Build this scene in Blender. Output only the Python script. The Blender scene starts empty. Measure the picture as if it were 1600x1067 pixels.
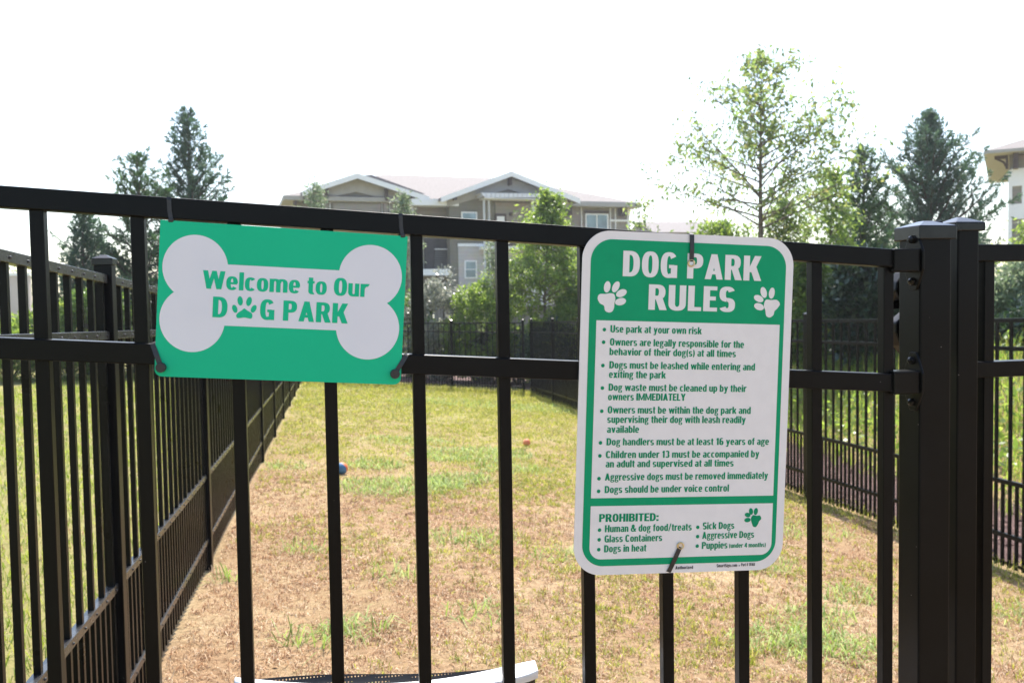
import bpy, bmesh, math, random
import numpy as np
from mathutils import Vector, Matrix

sc = bpy.context.scene
COL = sc.collection
PI = math.pi
random.seed(7)

# ------------------------------------------------------------------ camera
F_PX, PITCH, ROLL, YAW = 1400.0, 0.045175, -0.016308, 0.194424
CX, CD, CH = 0.34566, 1.1590, 1.32
GT, GM, GS = 1.46258, 1.28379, -0.068689      # gate line: top rail height, middle rail height, rake
PS = 0.1127                                   # picket spacing
_F = np.array([math.sin(YAW)*math.cos(PITCH), math.cos(YAW)*math.cos(PITCH), -math.sin(PITCH)])
_R = np.array([math.cos(YAW), -math.sin(YAW), 0.0])
_U = np.cross(_R, _F)
_c, _s = math.cos(ROLL), math.sin(ROLL)
_R, _U = _c*_R + _s*_U, -_s*_R + _c*_U
EYE = np.array([CX, -CD, CH])
cam = bpy.data.cameras.new('camera')
cam.sensor_width = 36.0
cam.lens = F_PX/1600*36.0
cam.clip_start = 0.05
cam.clip_end = 2000
cam.dof.use_dof = True
cam.dof.focus_distance = 1.27
cam.dof.aperture_fstop = 12.0
camo = bpy.data.objects.new('camera', cam)
COL.objects.link(camo)
camo.matrix_world = Matrix(((_R[0], _U[0], -_F[0], EYE[0]), (_R[1], _U[1], -_F[1], EYE[1]),
                            (_R[2], _U[2], -_F[2], EYE[2]), (0, 0, 0, 1)))
sc.camera = camo

def ray(px, py):
    return _F + _R*(px-800)/F_PX - _U*(py-533.5)/F_PX
def on_plane(px, py, n, p0):
    n = np.array(n, float); r = ray(px, py)
    return EYE + r*(n @ (np.array(p0, float)-EYE))/(n @ r)
def at(px, py, Y):
    """point at world depth Y seen at a photo pixel: used to measure the place"""
    return on_plane(px, py, (0, 1, 0), (0, Y, 0))

# ------------------------------------------------------------------ light
SUN_EL, SUN_AZ = math.radians(57), math.radians(13)       # azimuth from +y towards +x
world = bpy.data.worlds.new("World"); sc.world = world
world.use_nodes = True
wn = world.node_tree
for n in list(wn.nodes): wn.nodes.remove(n)
sky = wn.nodes.new('ShaderNodeTexSky'); sky.sky_type = 'NISHITA'; sky.sun_disc = False
sky.sun_elevation = SUN_EL; sky.sun_rotation = SUN_AZ
sky.air_density = 1.0; sky.dust_density = 1.6; sky.ozone_density = 1.0
bg = wn.nodes.new('ShaderNodeBackground'); bg.inputs[1].default_value = 0.15
wo = wn.nodes.new('ShaderNodeOutputWorld')
wn.links.new(sky.outputs[0], bg.inputs[0]); wn.links.new(bg.outputs[0], wo.inputs[0])
sun = bpy.data.lights.new('sun', 'SUN'); sun.energy = 4.2; sun.angle = math.radians(0.5); sun.color = (1.0, 0.95, 0.86)
suno = bpy.data.objects.new('sun', sun); COL.objects.link(suno)
sd = Vector((math.sin(SUN_AZ)*math.cos(SUN_EL), math.cos(SUN_AZ)*math.cos(SUN_EL), math.sin(SUN_EL)))
suno.rotation_euler = sd.to_track_quat('Z', 'Y').to_euler()
sc.view_settings.view_transform = 'Standard'; sc.view_settings.look = 'None'
sc.view_settings.gamma = 1.0; sc.view_settings.use_curve_mapping = False
sc.view_settings.exposure = 1.2
sc.cycles.max_bounces = 8; sc.cycles.transparent_max_bounces = 16
sc.cycles.use_denoising = True

# ------------------------------------------------------------------ materials
def mat(name):
    m = bpy.data.materials.new(name); m.use_nodes = True
    nt = m.node_tree
    b = nt.nodes['Principled BSDF']
    return m, nt, b
def node(nt, t, **kw):
    n = nt.nodes.new(t)
    for k, v in kw.items(): setattr(n, k, v)
    return n
def rgb(c): return (c[0], c[1], c[2], 1.0)
def ramp(nt, stops):
    r = node(nt, 'ShaderNodeValToRGB'); e = r.color_ramp.elements
    while len(e) < len(stops): e.new(0.5)
    for i, (p, c) in enumerate(stops):
        e[i].position = p; e[i].color = rgb(c)
    return r
def noise(nt, scale, detail=4, rough=0.55, vec=None):
    n = node(nt, 'ShaderNodeTexNoise'); n.inputs['Scale'].default_value = scale
    n.inputs['Detail'].default_value = detail; n.inputs['Roughness'].default_value = rough
    if vec is None:
        tc = node(nt, 'ShaderNodeTexCoord'); vec = tc.outputs['Object']
    nt.links.new(vec, n.inputs['Vector'])
    return n
def bump(nt, b, height, strength, dist=0.01):
    bp = node(nt, 'ShaderNodeBump'); bp.inputs['Strength'].default_value = strength
    bp.inputs['Distance'].default_value = dist
    nt.links.new(height, bp.inputs['Height']); nt.links.new(bp.outputs[0], b.inputs['Normal'])
def mottled(name, c1, c2, scale=8, rough=0.6, bstr=0.0, metal=0.0, spec=0.5, coat=0):
    m, nt, b = mat(name)
    n = noise(nt, scale)
    r = ramp(nt, ((0.35, c1), (0.65, c2)))
    nt.links.new(n.outputs[0], r.inputs[0]); nt.links.new(r.outputs[0], b.inputs['Base Color'])
    b.inputs['Roughness'].default_value = rough; b.inputs['Metallic'].default_value = metal
    b.inputs['Specular IOR Level'].default_value = spec
    if bstr:
        n2 = noise(nt, scale*6, 3); bump(nt, b, n2.outputs[0], bstr, 0.004)
    return m
def powder(name, base, rough, spec=0.13):
    """powder coated aluminium: fine orange peel, dust film and a few chips"""
    m, nt, b = mat(name)
    tc = node(nt, 'ShaderNodeTexCoord')
    dust = noise(nt, 5, 5, 0.65, tc.outputs['Object'])
    r = ramp(nt, ((0.3, base), (0.75, tuple(x*1.8+0.001 for x in base))))
    nt.links.new(dust.outputs[0], r.inputs[0])
    v = node(nt, 'ShaderNodeTexVoronoi'); v.inputs['Scale'].default_value = 26
    nt.links.new(tc.outputs['Object'], v.inputs['Vector'])
    ch = node(nt, 'ShaderNodeMath', operation='LESS_THAN'); ch.inputs[1].default_value = 0.02
    nt.links.new(v.outputs['Distance'], ch.inputs[0])
    mx = node(nt, 'ShaderNodeMix', data_type='RGBA')
    nt.links.new(ch.outputs[0], mx.inputs['Factor']); nt.links.new(r.outputs[0], mx.inputs['A'])
    mx.inputs['B'].default_value = (0.22, 0.2, 0.19, 1)
    nt.links.new(mx.outputs['Result'], b.inputs['Base Color'])
    b.inputs['Specular IOR Level'].default_value = spec
    rr = node(nt, 'ShaderNodeMapRange'); rr.inputs['To Min'].default_value = rough-0.08; rr.inputs['To Max'].default_value = rough+0.14
    nt.links.new(dust.outputs[0], rr.inputs['Value']); nt.links.new(rr.outputs[0], b.inputs['Roughness'])
    op = noise(nt, 700, 2, 0.5, tc.outputs['Object']); bump(nt, b, op.outputs[0], 0.12, 0.0006)
    return m
def leafmat(name, cols, trans=0.45, rough=0.5, spec=0.4, tv=2.3):
    """leaf: each leaf its own tone, light passes through"""
    m, nt, b = mat(name)
    g = node(nt, 'ShaderNodeNewGeometry')
    st = [(i/max(1, len(cols)-1), c) for i, c in enumerate(cols)]
    r = ramp(nt, st)
    nt.links.new(g.outputs['Random Per Island'], r.inputs[0])
    nt.links.new(r.outputs[0], b.inputs['Base Color'])
    b.inputs['Roughness'].default_value = rough; b.inputs['Specular IOR Level'].default_value = spec
    t = node(nt, 'ShaderNodeBsdfTranslucent')
    hs = node(nt, 'ShaderNodeHueSaturation'); hs.inputs['Value'].default_value = tv; hs.inputs['Saturation'].default_value = 1.12
    hs.inputs['Hue'].default_value = 0.485
    nt.links.new(r.outputs[0], hs.inputs['Color']); nt.links.new(hs.outputs[0], t.inputs['Color'])
    mx = node(nt, 'ShaderNodeMixShader'); mx.inputs[0].default_value = trans
    nt.links.new(b.outputs[0], mx.inputs[1]); nt.links.new(t.outputs[0], mx.inputs[2])
    out = nt.nodes['Material Output']; nt.links.new(mx.outputs[0], out.inputs['Surface'])
    return m

M = {}
M['black'] = powder('black powder coat', (0.0025, 0.0025, 0.0027), 0.30)
M['black_satin'] = powder('dusty black powder coat', (0.004, 0.0038, 0.0036), 0.27)
M['rail_sunlit'] = powder('sunlit black rail', (0.022, 0.021, 0.0205), 0.24, 0.45)  # base colour lightened to carry reflected sun on the left fence rails
M['cap'] = mottled('glossy black cap', (0.008, 0.008, 0.009), (0.016, 0.016, 0.017), 30, 0.2, spec=0.3)
M['screw'] = mottled('black steel screw', (0.01, 0.01, 0.01), (0.03, 0.03, 0.03), 300, 0.3, metal=0.6)
M['rivet'] = mottled('rivet', (0.03, 0.03, 0.03), (0.07, 0.07, 0.07), 200, 0.3, metal=0.3)
M['plastic'] = mottled('black nylon', (0.012, 0.011, 0.012), (0.022, 0.02, 0.022), 300, 0.42)
M['plate'] = mottled('sign aluminium', (0.55, 0.55, 0.56), (0.62, 0.62, 0.63), 30, 0.4, metal=0.9)
M['mint'] = mottled('mint green vinyl', (0.004, 0.46, 0.235), (0.006, 0.485, 0.25), 6, 0.42, spec=0.18)
M['bone'] = mottled('matt white vinyl', (0.70, 0.685, 0.73), (0.725, 0.71, 0.75), 10, 0.5)
M['sign_white'] = mottled('reflective white sheeting', (0.75, 0.705, 0.69), (0.78, 0.735, 0.72), 60, 0.38)
M['sign_green'] = mottled('dark green sign ink', (0.0, 0.29, 0.125), (0.0, 0.31, 0.135), 40, 0.34, spec=0.16)
M['text_green'] = mottled('green sign lettering', (0.0, 0.235, 0.105), (0.0, 0.255, 0.115), 40, 0.4, spec=0.16)
M['ink'] = mottled('small print ink', (0.03, 0.03, 0.04), (0.05, 0.05, 0.05), 50, 0.5)
M['grommet'] = mottled('brass grommet', (0.55, 0.42, 0.2), (0.75, 0.62, 0.4), 200, 0.3, metal=0.9)
M['chair_white'] = mottled('white moulded plastic', (0.78, 0.78, 0.80), (0.83, 0.83, 0.84), 12, 0.35)

# ------------------------------------------------------------------ helpers
class MB:
    def __init__(s): s.v = []; s.f = []; s.mi = []
    def add(s, vs, fs, mi=0):
        o = len(s.v); s.v += [tuple(map(float, p)) for p in vs]
        s.f += [tuple(i+o for i in f) for f in fs]; s.mi += [mi]*len(fs)
    def hexa(s, p, mi=0):   # 8 points: bottom ring 0-3 counter-clockwise, top ring 4-7
        s.add(p, [(3, 2, 1, 0), (4, 5, 6, 7), (0, 1, 5, 4), (1, 2, 6, 5), (2, 3, 7, 6), (3, 0, 4, 7)], mi)
    def box(s, x0, x1, y0, y1, z0, z1, mi=0):
        s.hexa([(x0, y0, z0), (x1, y0, z0), (x1, y1, z0), (x0, y1, z0), (x0, y0, z1), (x1, y0, z1), (x1, y1, z1), (x0, y1, z1)], mi)
    def bar(s, p, q, n0, n1, h0, h1, mi=0):
        """rail from p to q; n0..n1 sideways (horizontal normal), h0..h1 in z"""
        p = np.array(p, float); q = np.array(q, float)
        d = q-p; d[2] = 0; d /= np.linalg.norm(d); n = np.array([-d[1], d[0], 0]); z = np.array([0, 0, 1.0])
        s.hexa([p+n*n0+z*h0, q+n*n0+z*h0, q+n*n1+z*h0, p+n*n1+z*h0, p+n*n0+z*h1, q+n*n0+z*h1, q+n*n1+z*h1, p+n*n1+z*h1], mi)
    def tube(s, pts, rad, seg=8, mi=0, cap=True):
        pts = [np.array(p, float) for p in pts]; rings = []
        if not hasattr(rad, '__len__'): rad = [rad]*len(pts)
        ref = np.array([0.31, 0.17, 0.93])
        for i, p in enumerate(pts):
            t = pts[min(i+1, len(pts)-1)]-pts[max(i-1, 0)]; t /= (np.linalg.norm(t)+1e-9)
            a = np.cross(t, ref); 
            if np.linalg.norm(a) < 0.05: a = np.cross(t, [1, 0, 0])
            a /= np.linalg.norm(a); b = np.cross(t, a)
            rings.append([p+rad[i]*(math.cos(k*2*PI/seg)*a+math.sin(k*2*PI/seg)*b) for k in range(seg)])
        fs = []
        for i in range(len(pts)-1):
            for k in range(seg):
                k2 = (k+1) % seg
                fs.append((i*seg+k, i*seg+k2, (i+1)*seg+k2, (i+1)*seg+k))
        if cap:
            fs.append(tuple(range(seg))[::-1]); fs.append(tuple((len(pts)-1)*seg+k for k in range(seg)))
        s.add([v for r in rings for v in r], fs, mi)
    def prism(s, poly, y0, y1, axis='y', mi=0):
        n = len(poly); vs = []
        for yy in (y0, y1):
            for (a, b) in poly:
                vs.append((a, yy, b) if axis == 'y' else ((yy, a, b) if axis == 'x' else (a, b, yy)))
        fs = [tuple(range(n)), tuple(range(2*n-1, n-1, -1))]+[(i, n+i, n+(i+1) % n, (i+1) % n) for i in range(n)]
        s.add(vs, fs, mi)
    def mesh(s, name, mats):
        me = bpy.data.meshes.new(name); me.from_pydata(s.v, [], s.f); me.update()
        for m in (mats if isinstance(mats, (list, tuple)) else [mats]): me.materials.append(m)
        if any(s.mi): me.polygons.foreach_set('material_index', s.mi)
        return me
    def build(s, name, mats, parent=None, smooth=False, bevel=0.0, fix=False, org=None):
        if org is not None: s.v = [tuple(np.array(v)-np.array(org)) for v in s.v]
        me = s.mesh(name, mats)
        if fix:
            bm = bmesh.new(); bm.from_mesh(me); bmesh.ops.recalc_face_normals(bm, faces=bm.faces[:]); bm.to_mesh(me); bm.free()
        if smooth: me.polygons.foreach_set('use_smooth', [True]*len(me.polygons))
        o = bpy.data.objects.new(name, me); COL.objects.link(o)
        if org is not None: o.location = org
        if parent is not None: o.parent = parent
        if bevel:
            md = o.modifiers.new('bevel', 'BEVEL'); md.width = bevel; md.segments = 2; md.limit_method = 'ANGLE'
        return o
def thing(name, label, cat, group=None, loc=(0, 0, 0)):
    o = bpy.data.objects.new(name, None); COL.objects.link(o); o.empty_display_size = 0.1
    o.location = loc
    return tag(o, label, cat, group)
def tag(o, label, cat, group=None):
    o['label'] = label; o['category'] = cat
    if group: o['group'] = group
    return o
def structure(o): o['kind'] = 'structure'; return o
def stuff(o): o['kind'] = 'stuff'; return o
def smooth(a, b, x):
    t = np.clip((np.asarray(x, float)-a)/(b-a), 0, 1); return t*t*(3-2*t)

# ------------------------------------------------------------------ ground
XL = -0.3143                     # left fence face at y=0
XR = CX+3.95                     # right fence
def lx(y): return XL-0.0035*y
def gz(x, y):
    x = np.asarray(x, float); y = np.asarray(y, float)
    z = 0.02-0.069*np.clip(x+0.31, 0, 5.2)-0.03*np.clip(x+0.31, -6, 0)
    z = z-0.019*np.clip(y, -3, 22)
    z = z+1.15*smooth(5.6, 9.5, x)*smooth(-4, 2, y)*(1-smooth(24, 40, y))
    z = z+0.012*np.sin(x*3.1+y*1.3)*np.sin(y*2.3-x*0.7)
    return z
def axis(lst):
    out = []
    for a, b, n in lst: out += list(np.linspace(a, b, n, endpoint=False))
    out.append(lst[-1][1]); return np.array(out)
gx = axis([(-400, -30, 8), (-30, -6, 14), (-6, 12, 90), (12, 40, 14), (40, 400, 8)])
gy = axis([(-60, -4, 8), (-4, 24, 130), (24, 60, 18), (60, 900, 10)])
X, Y = np.meshgrid(gx, gy); Z = gz(X, Y)
nx, ny = len(gx), len(gy)
me = bpy.data.meshes.new('ground')
me.from_pydata(np.stack([X, Y, Z], -1).reshape(-1, 3).tolist(), [], [(j*nx+i, j*nx+i+1, (j+1)*nx+i+1, (j+1)*nx+i) for j in range(ny-1) for i in range(nx-1)])
me.polygons.foreach_set('use_smooth', [True]*len(me.polygons))
gm, nt, b = mat('dry lawn soil')
tc = node(nt, 'ShaderNodeTexCoord')
n1 = noise(nt, 1.3, 6, 0.6, tc.outputs['Object']); n2 = noise(nt, 38, 6, 0.72, tc.outputs['Object']); n3 = noise(nt, 0.45, 3, 0.5, tc.outputs['Object'])
r1 = ramp(nt, ((0.3, (0.31, 0.19, 0.115)), (0.5, (0.38, 0.26, 0.155)), (0.68, (0.44, 0.335, 0.205))))
r2 = ramp(nt, ((0.34, (0.38, 0.33, 0.27)), (0.5, (0.8, 0.78, 0.74)), (0.66, (1.15, 1.12, 1.08))))
nt.links.new(n1.outputs[0], r1.inputs[0]); nt.links.new(n2.outputs[0], r2.inputs[0])
mu = node(nt, 'ShaderNodeMix', data_type='RGBA', blend_type='MULTIPLY'); mu.inputs['Factor'].default_value = 0.7
nt.links.new(r1.outputs[0], mu.inputs['A']); nt.links.new(r2.outputs[0], mu.inputs['B'])
sx = node(nt, 'ShaderNodeSeparateXYZ'); nt.links.new(tc.outputs['Object'], sx.inputs[0])
my = node(nt, 'ShaderNodeMapRange'); my.inputs['From Min'].default_value = 5; my.inputs['From Max'].default_value = 14; my.inputs['To Max'].default_value = 0.55
nt.links.new(sx.outputs['Y'], my.inputs['Value'])
ml = node(nt, 'ShaderNodeMapRange'); ml.inputs['From Min'].default_value = -0.25; ml.inputs['From Max'].default_value = -0.9; ml.inputs['To Max'].default_value = 0.6
nt.links.new(sx.outputs['X'], ml.inputs['Value'])
ad = node(nt, 'ShaderNodeMath', operation='MAXIMUM'); nt.links.new(my.outputs[0], ad.inputs[0]); nt.links.new(ml.outputs[0], ad.inputs[1])
ad2 = node(nt, 'ShaderNodeMath', operation='MULTIPLY_ADD'); nt.links.new(n3.outputs[0], ad2.inputs[0]); ad2.inputs[1].default_value = 0.5
sub = node(nt, 'ShaderNodeMath', operation='SUBTRACT'); sub.inputs[1].default_value = 0.22
nt.links.new(ad.outputs[0], ad2.inputs[2]); nt.links.new(ad2.outputs[0], sub.inputs[0]); sub.use_clamp = True
mg = node(nt, 'ShaderNodeMix', data_type='RGBA'); mg.inputs['B'].default_value = (0.24, 0.26, 0.08, 1)
nt.links.new(sub.outputs[0], mg.inputs['Factor']); nt.links.new(mu.outputs['Result'], mg.inputs['A'])
nt.links.new(mg.outputs['Result'], b.inputs['Base Color'])
b.inputs['Roughness'].default_value = 0.95; b.inputs['Specular IOR Level'].default_value = 0.1
bump(nt, b, n2.outputs[0], 0.9, 0.02)
me.materials.append(gm)
g = bpy.data.objects.new('ground', me); COL.objects.link(g); structure(g)

# mulch bed behind the right and far fences
mm, nt, b = mat('bark mulch')
n = noise(nt, 45, 6, 0.75); r = ramp(nt, ((0.3, (0.035, 0.02, 0.018)), (0.55, (0.15, 0.08, 0.07)), (0.75, (0.30, 0.19, 0.16))))
nt.links.new(n.outputs[0], r.inputs[0]); nt.links.new(r.outputs[0], b.inputs['Base Color']); b.inputs['Roughness'].default_value = 0.9
bump(nt, b, n.outputs[0], 1.0, 0.03)
def sheet(name, xs, ys, dz, m):
    X, Y = np.meshgrid(xs, ys); Z = gz(X, Y)+dz; k = len(xs)
    me = bpy.data.meshes.new(name)
    me.from_pydata(np.stack([X, Y, Z], -1).reshape(-1, 3).tolist(), [], [(j*k+i, j*k+i+1, (j+1)*k+i+1, (j+1)*k+i) for j in range(len(ys)-1) for i in range(k-1)])
    me.polygons.foreach_set('use_smooth', [True]*len(me.polygons))
    me.materials.append(m); o = bpy.data.objects.new(name, me); COL.objects.link(o); return o
o = structure(sheet('mulch_bed', np.linspace(XR+0.12, XR+1.5, 9), np.linspace(-1, 19.2, 60), 0.02, mm))
o = structure(sheet('mulch_bed', np.linspace(-2.5, XR+1.5, 30), np.linspace(19.21, 22.5, 12), 0.02, mm))

# ------------------------------------------------------------------ fences
def cap_mb(cx, cy, w, z, lip=0.022, rise=0.012, over=0.004):
    m = MB(); a = w/2+over; i = w/2*0.25
    m.box(cx-a, cx+a, cy-a, cy+a, z, z+lip)
    m.hexa([(cx-a, cy-a, z+lip), (cx+a, cy-a, z+lip), (cx+a, cy+a, z+lip), (cx-a, cy+a, z+lip),
            (cx-i, cy-i, z+lip+rise), (cx+i, cy-i, z+lip+rise), (cx+i, cy+i, z+lip+rise), (cx-i, cy+i, z+lip+rise)])
    return m
def fence_run(name, label, p0, p1, posts, rails, gap, psize, side, postw, top, drop, group=None, rivets=0, railw=0.026, railh=0.0254, caps=True, railm='black_satin'):
    """posts: distances along the run; rails: list of (z offset at start, rake); side: +1 keeps rail faces on the right"""
    root = thing(name, label, 'fence', group, (p0[0], p0[1], float(gz(*p0))))
    root_loc = np.array(root.location)
    p0 = np.array(p0, float); p1 = np.array(p1, float); L = np.linalg.norm(p1-p0); d = (p1-p0)/L; nrm = np.array([-d[1], d[0]])
    def P(s, z): return np.array([p0[0]+d[0]*s, p0[1]+d[1]*s, z])-root_loc
    tops, low = rails[0], rails[2]
    def tz(s): return tops[0]+tops[1]*s
    for s in posts:
        m = MB(); q = P(s, 0); zb = float(gz(*(p0+d*s)))-0.1-root_loc[2]; zt = tz(s)+0.03-root_loc[2]
        m.bar(P(s-postw/2, 0)+[0, 0, zb+root_loc[2]], P(s+postw/2, 0)+[0, 0, zb+root_loc[2]], -postw/2, postw/2, 0, zt-zb)
        po = m.build('post', M['black'], root, bevel=0.002)
        if caps: cap_mb(q[0], q[1], postw, zt, 0.02, 0.011).build('post_cap', M['cap'], po, bevel=0.001)
    for (z0, k) in rails:
        m = MB()
        for a, bq in zip(posts[:-1], posts[1:]):
            s0, s1 = a+postw/2+0.001, bq-postw/2-0.001
            m.bar(P(s0, z0+k*s0), P(s1, z0+k*s1), -railw/2, railw/2, -railh, 0)
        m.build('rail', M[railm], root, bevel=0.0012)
    tall, short, riv = [], [], MB()
    for a, bq in zip(posts[:-1], posts[1:]):
        n = max(2, int(round((bq-a)/gap)))
        for i in range(n):
            s = a+(i+0.5)*(bq-a)/n
            if abs(s-a) < postw*0.6+psize*0.4: continue
            tall.append(s)
            for k in (-0.25, 0.25): pass
        for i in range(n):
            s = a+(i+1.0)*(bq-a)/n
            if bq-s > postw*0.7: short.append(s)
        if rivets:
            for i in range(n):
                s = a+(i+0.5)*(bq-a)/n
                if p0[1]+d[1]*s > rivets: continue
                for (z0, k) in rails:
                    c = P(s, z0+k*s-railh*0.55); nn = np.array([nrm[0], nrm[1], 0])*(-side)
                    pts = [c+nn*(railw/2-0.001), c+nn*(railw/2+0.0022), c+nn*(railw/2+0.0036)]
                    riv.tube(pts, [0.0038, 0.0034, 0.0015], 8)
    def picket(mb, s, zt, zb):
        mb.bar(P(s-psize/2, zb), P(s+psize/2, zb), -psize/2, psize/2, 0, zt-zb)
    for nm, lst, short_ in (('picket', tall, False), ('short_picket', short, True)):
        rest = MB()
        for i, s in enumerate(lst):
            zt = (low[0]+low[1]*s+0.0) if short_ else tz(s)
            zt -= 0.004
            zb = float(gz(*(p0+d*s)))+drop
            if i < 100:
                m = MB(); picket(m, s, zt, zb); m.build(nm, M['black_satin'], root)
            else: picket(rest, s, zt, zb)
        if rest.v: stuff(rest.build(nm+'_row', M['black_satin'], root))
    if riv.v: riv.build('rivet_line', M['rivet'], root, smooth=True)
    return root

lposts = [0.03, 1.74, 3.70, 5.53, 7.36, 9.19, 11.02, 12.85, 14.68, 16.5, 18.3]
fence_run('picket_fence', 'black metal picket fence running away along the left side with riveted rails', (lx(0)-0.013, 0.0), (lx(18.4)-0.013, 18.4), lposts,
          [(1.467, -0.0285), (1.287, -0.022), (0.517, -0.0185), (0.163, -0.0125)], PS, 0.0159, 1, 0.051, 1.5, 0.03, None, rivets=5, railm='rail_sunlit')
# right fence, from the near right corner to the far right corner
rp0, rp1 = (XR, 0.3), (XR, 16.9)
def rpix(px, py): return on_plane(px, py, (1, 0, 0), (XR, 0, 0))
def zfit(pts):
    q = [rpix(*p) for p in pts]; A = np.polyfit([a[1]-rp0[1] for a in q], [a[2] for a in q], 1); return (float(A[1]), float(A[0]))
r_rails = [zfit([(1240, 499.7), (1290, 499), (1366, 498.5), (1540, 497.2), (1600, 497), (838, 502)]), zfit([(1240, 530.5), (1366, 534), (1410, 537), (1560, 540), (1600, 542)]),
           zfit([(1240, 671.5), (1366, 701.5), (1405, 709), (1555, 745.6), (1600, 756)]), zfit([(1240, 729), (1290, 746), (1366, 770), (1400, 778), (1555, 825.5), (1600, 843)])]
rposts = [0.03]
y_ = rpix(1262, 500)[1]-rp0[1]
k0 = y_-1.83*3
rposts += [k0+1.83*i for i in range(0, 10) if 0.2 < k0+1.83*i < 16.0]+[16.55]
fence_run('picket_fence', 'black metal picket fence on the right with weeds and mulch showing behind it', rp0, rp1, rposts, r_rails, PS, 0.0159, -1, 0.051, 1.5, 0.02)
fl0 = (lx(18.4)-0.013+0.03, 18.45); fr0 = (XR-0.03, 16.95)
def fz(px, py): 
    n = (-(fr0[1]-fl0[1]), fr0[0]-fl0[0], 0); return on_plane(px, py, n, (fl0[0], fl0[1], 0))
Lf = math.hypot(fr0[0]-fl0[0], fr0[1]-fl0[1])
def ffit(pts):
    q = [fz(*p) for p in pts]; A = np.polyfit([math.hypot(a[0]-fl0[0], a[1]-fl0[1]) for a in q], [a[2] for a in q], 1); return (float(A[1]), float(A[0]))
f_rails = [ffit([(663, 504), (722, 504), (838, 503)]), ffit([(663, 517), (838, 519)]), ffit([(663, 583), (838, 586)]), ffit([(663, 600), (838, 604)])]
fposts = [0.1, (Lf-0.1)*0.36, (Lf-0.1)*0.68, Lf-0.12]
fence_run('picket_fence', 'black metal picket fence across the far end of the park before the shrubs', fl0, fr0, fposts, f_rails, PS, 0.0159, 1, 0.051, 1.5, 0.02)

# near fence panel carrying both signs
panel = thing('metal_fence', 'black metal fence panel in front carrying the two green signs', 'fence panel', None, (0, 0, 0))
def rz(x, z0): return z0+GS*x
m = MB()
xa, xb = -0.34, float(at(1436, 470, -0.004)[0])-0.007
for nm, z0 in (('top_rail', GT), ('middle_rail', GM), ('lower_rail', 0.52), ('bottom_rail', 0.17)):
    m = MB(); m.bar((xa, 0, rz(xa, z0)), (xb, 0, rz(xb, z0)), -0.006, 0.0195, -0.0256, 0); m.build(nm, M['black'], panel, bevel=0.0014)
PKX = []
for k in range(-2, 11):
    x = k*PS
    m = MB(); m.box(x-0.008, x+0.008, 0.0005, 0.0165, float(gz(x, 0))+0.05, rz(x, GT)-0.004)
    m.build('picket', M['black'], panel, bevel=0.0012)

# corner post with swivel brackets, gate leaf beyond it
pA = at(1438, 470, -0.004); pA2 = at(1487, 470, -0.004)
ax0, ax1 = pA[0], pA2[0]
aw = ax1-ax0
zcapA = at(1438, 374, -0.004)[2]
post = thing('fence_post', 'thick black square post with pyramid cap where the sign panel ends', 'post', 'posts at the gate', (0, 0, 0))
m = MB(); m.box(ax0, ax1, -0.004, -0.004+aw, float(gz(ax0, 0))-0.1, zcapA+0.01); m.build('shaft', M['black'], post, bevel=0.003)
c = cap_mb((ax0+ax1)/2, -0.004+aw/2, aw, zcapA, 0.0195, 0.0085, 0.005); c.build('post_cap', M['cap'], post, bevel=0.0015)
def bracket(zc):
    b_ = MB(); xs0, xs1 = ax0-0.046, ax0-0.0045
    zt, zb = zc+0.0165, zc-0.0165
    b_.box(xs0, xs1, -0.0105, 0.0245, zb, zt)
    br = b_.build('rail_bracket', M['black_satin'], post, bevel=0.002)
    fl = MB(); yc = 0.007
    poly = [(yc-0.022, zt-0.004), (yc-0.007, zt+0.026), (yc+0.007, zt+0.026), (yc+0.022, zt-0.004), (yc+0.022, zb+0.004), (yc+0.007, zb-0.026), (yc-0.007, zb-0.026), (yc-0.022, zb+0.004)]
    fl.prism(poly, ax0-0.0045, ax0-0.0005, 'x'); fl.build('flange', M['black_satin'], br, fix=True, bevel=0.001)
    for zz in (zt+0.014, zb-0.014):
        sc_ = MB(); sc_.tube([(ax0-0.004, yc, zz), (ax0-0.009, yc, zz), (ax0-0.0105, yc, zz)], [0.0062, 0.0058, 0.003], 6)
        sc_.tube([(ax0-0.0102, yc, zz), (ax0-0.013, yc, zz)], [0.0028, 0.0024], 6)
        sc_.build('screw', M['screw'], br)
bracket(at(1412, 407, 0)[2]); bracket(at(1412, 597, 0)[2])

GY = 0.035
bx1 = at(1529.5, 470, GY)[0]; bx0 = at(1497, 470, GY)[0]; bw = bx1-bx0
leaf = thing('gate', 'black metal gate leaf with capped upright at the right edge of the photo', 'gate', None, (0, 0, 0))
zcb = at(1513, 361, GY)[2]
m = MB(); m.box(bx0, bx1, GY, GY+bw+0.008, float(gz(bx0, 0))+0.05, zcb+0.01); up = m.build('upright', M['black'], leaf, bevel=0.0025)
cap_mb((bx0+bx1)/2, GY+(bw+0.008)/2, bw+0.004, zcb, 0.013, 0.009, 0.006).build('upright_cap', M['cap'], up, bevel=0.0015)
gxe = bx1+1.05
def gzp(px, py): return at(px, py, GY)[2]
for nm, ya, yb in (('top_rail', 381.5, 409), ('middle_rail', 565, 590.5)):
    za = gzp(1560, ya); zb = gzp(1560, yb)+0.001
    m = MB(); m.box(bx1+0.0005, gxe, GY+0.003, GY+0.031, zb, za); m.build(nm, M['black'], leaf, bevel=0.0014)
for nm, z0 in (('lower_rail', 0.42), ('bottom_rail', 0.10)):
    m = MB(); m.box(bx1+0.0005, gxe, GY+0.003, GY+0.031, z0, z0+0.028); m.build(nm, M['black'], leaf, bevel=0.0014)
pkx = at(1548, 470, GY+0.006)[0]
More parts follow.
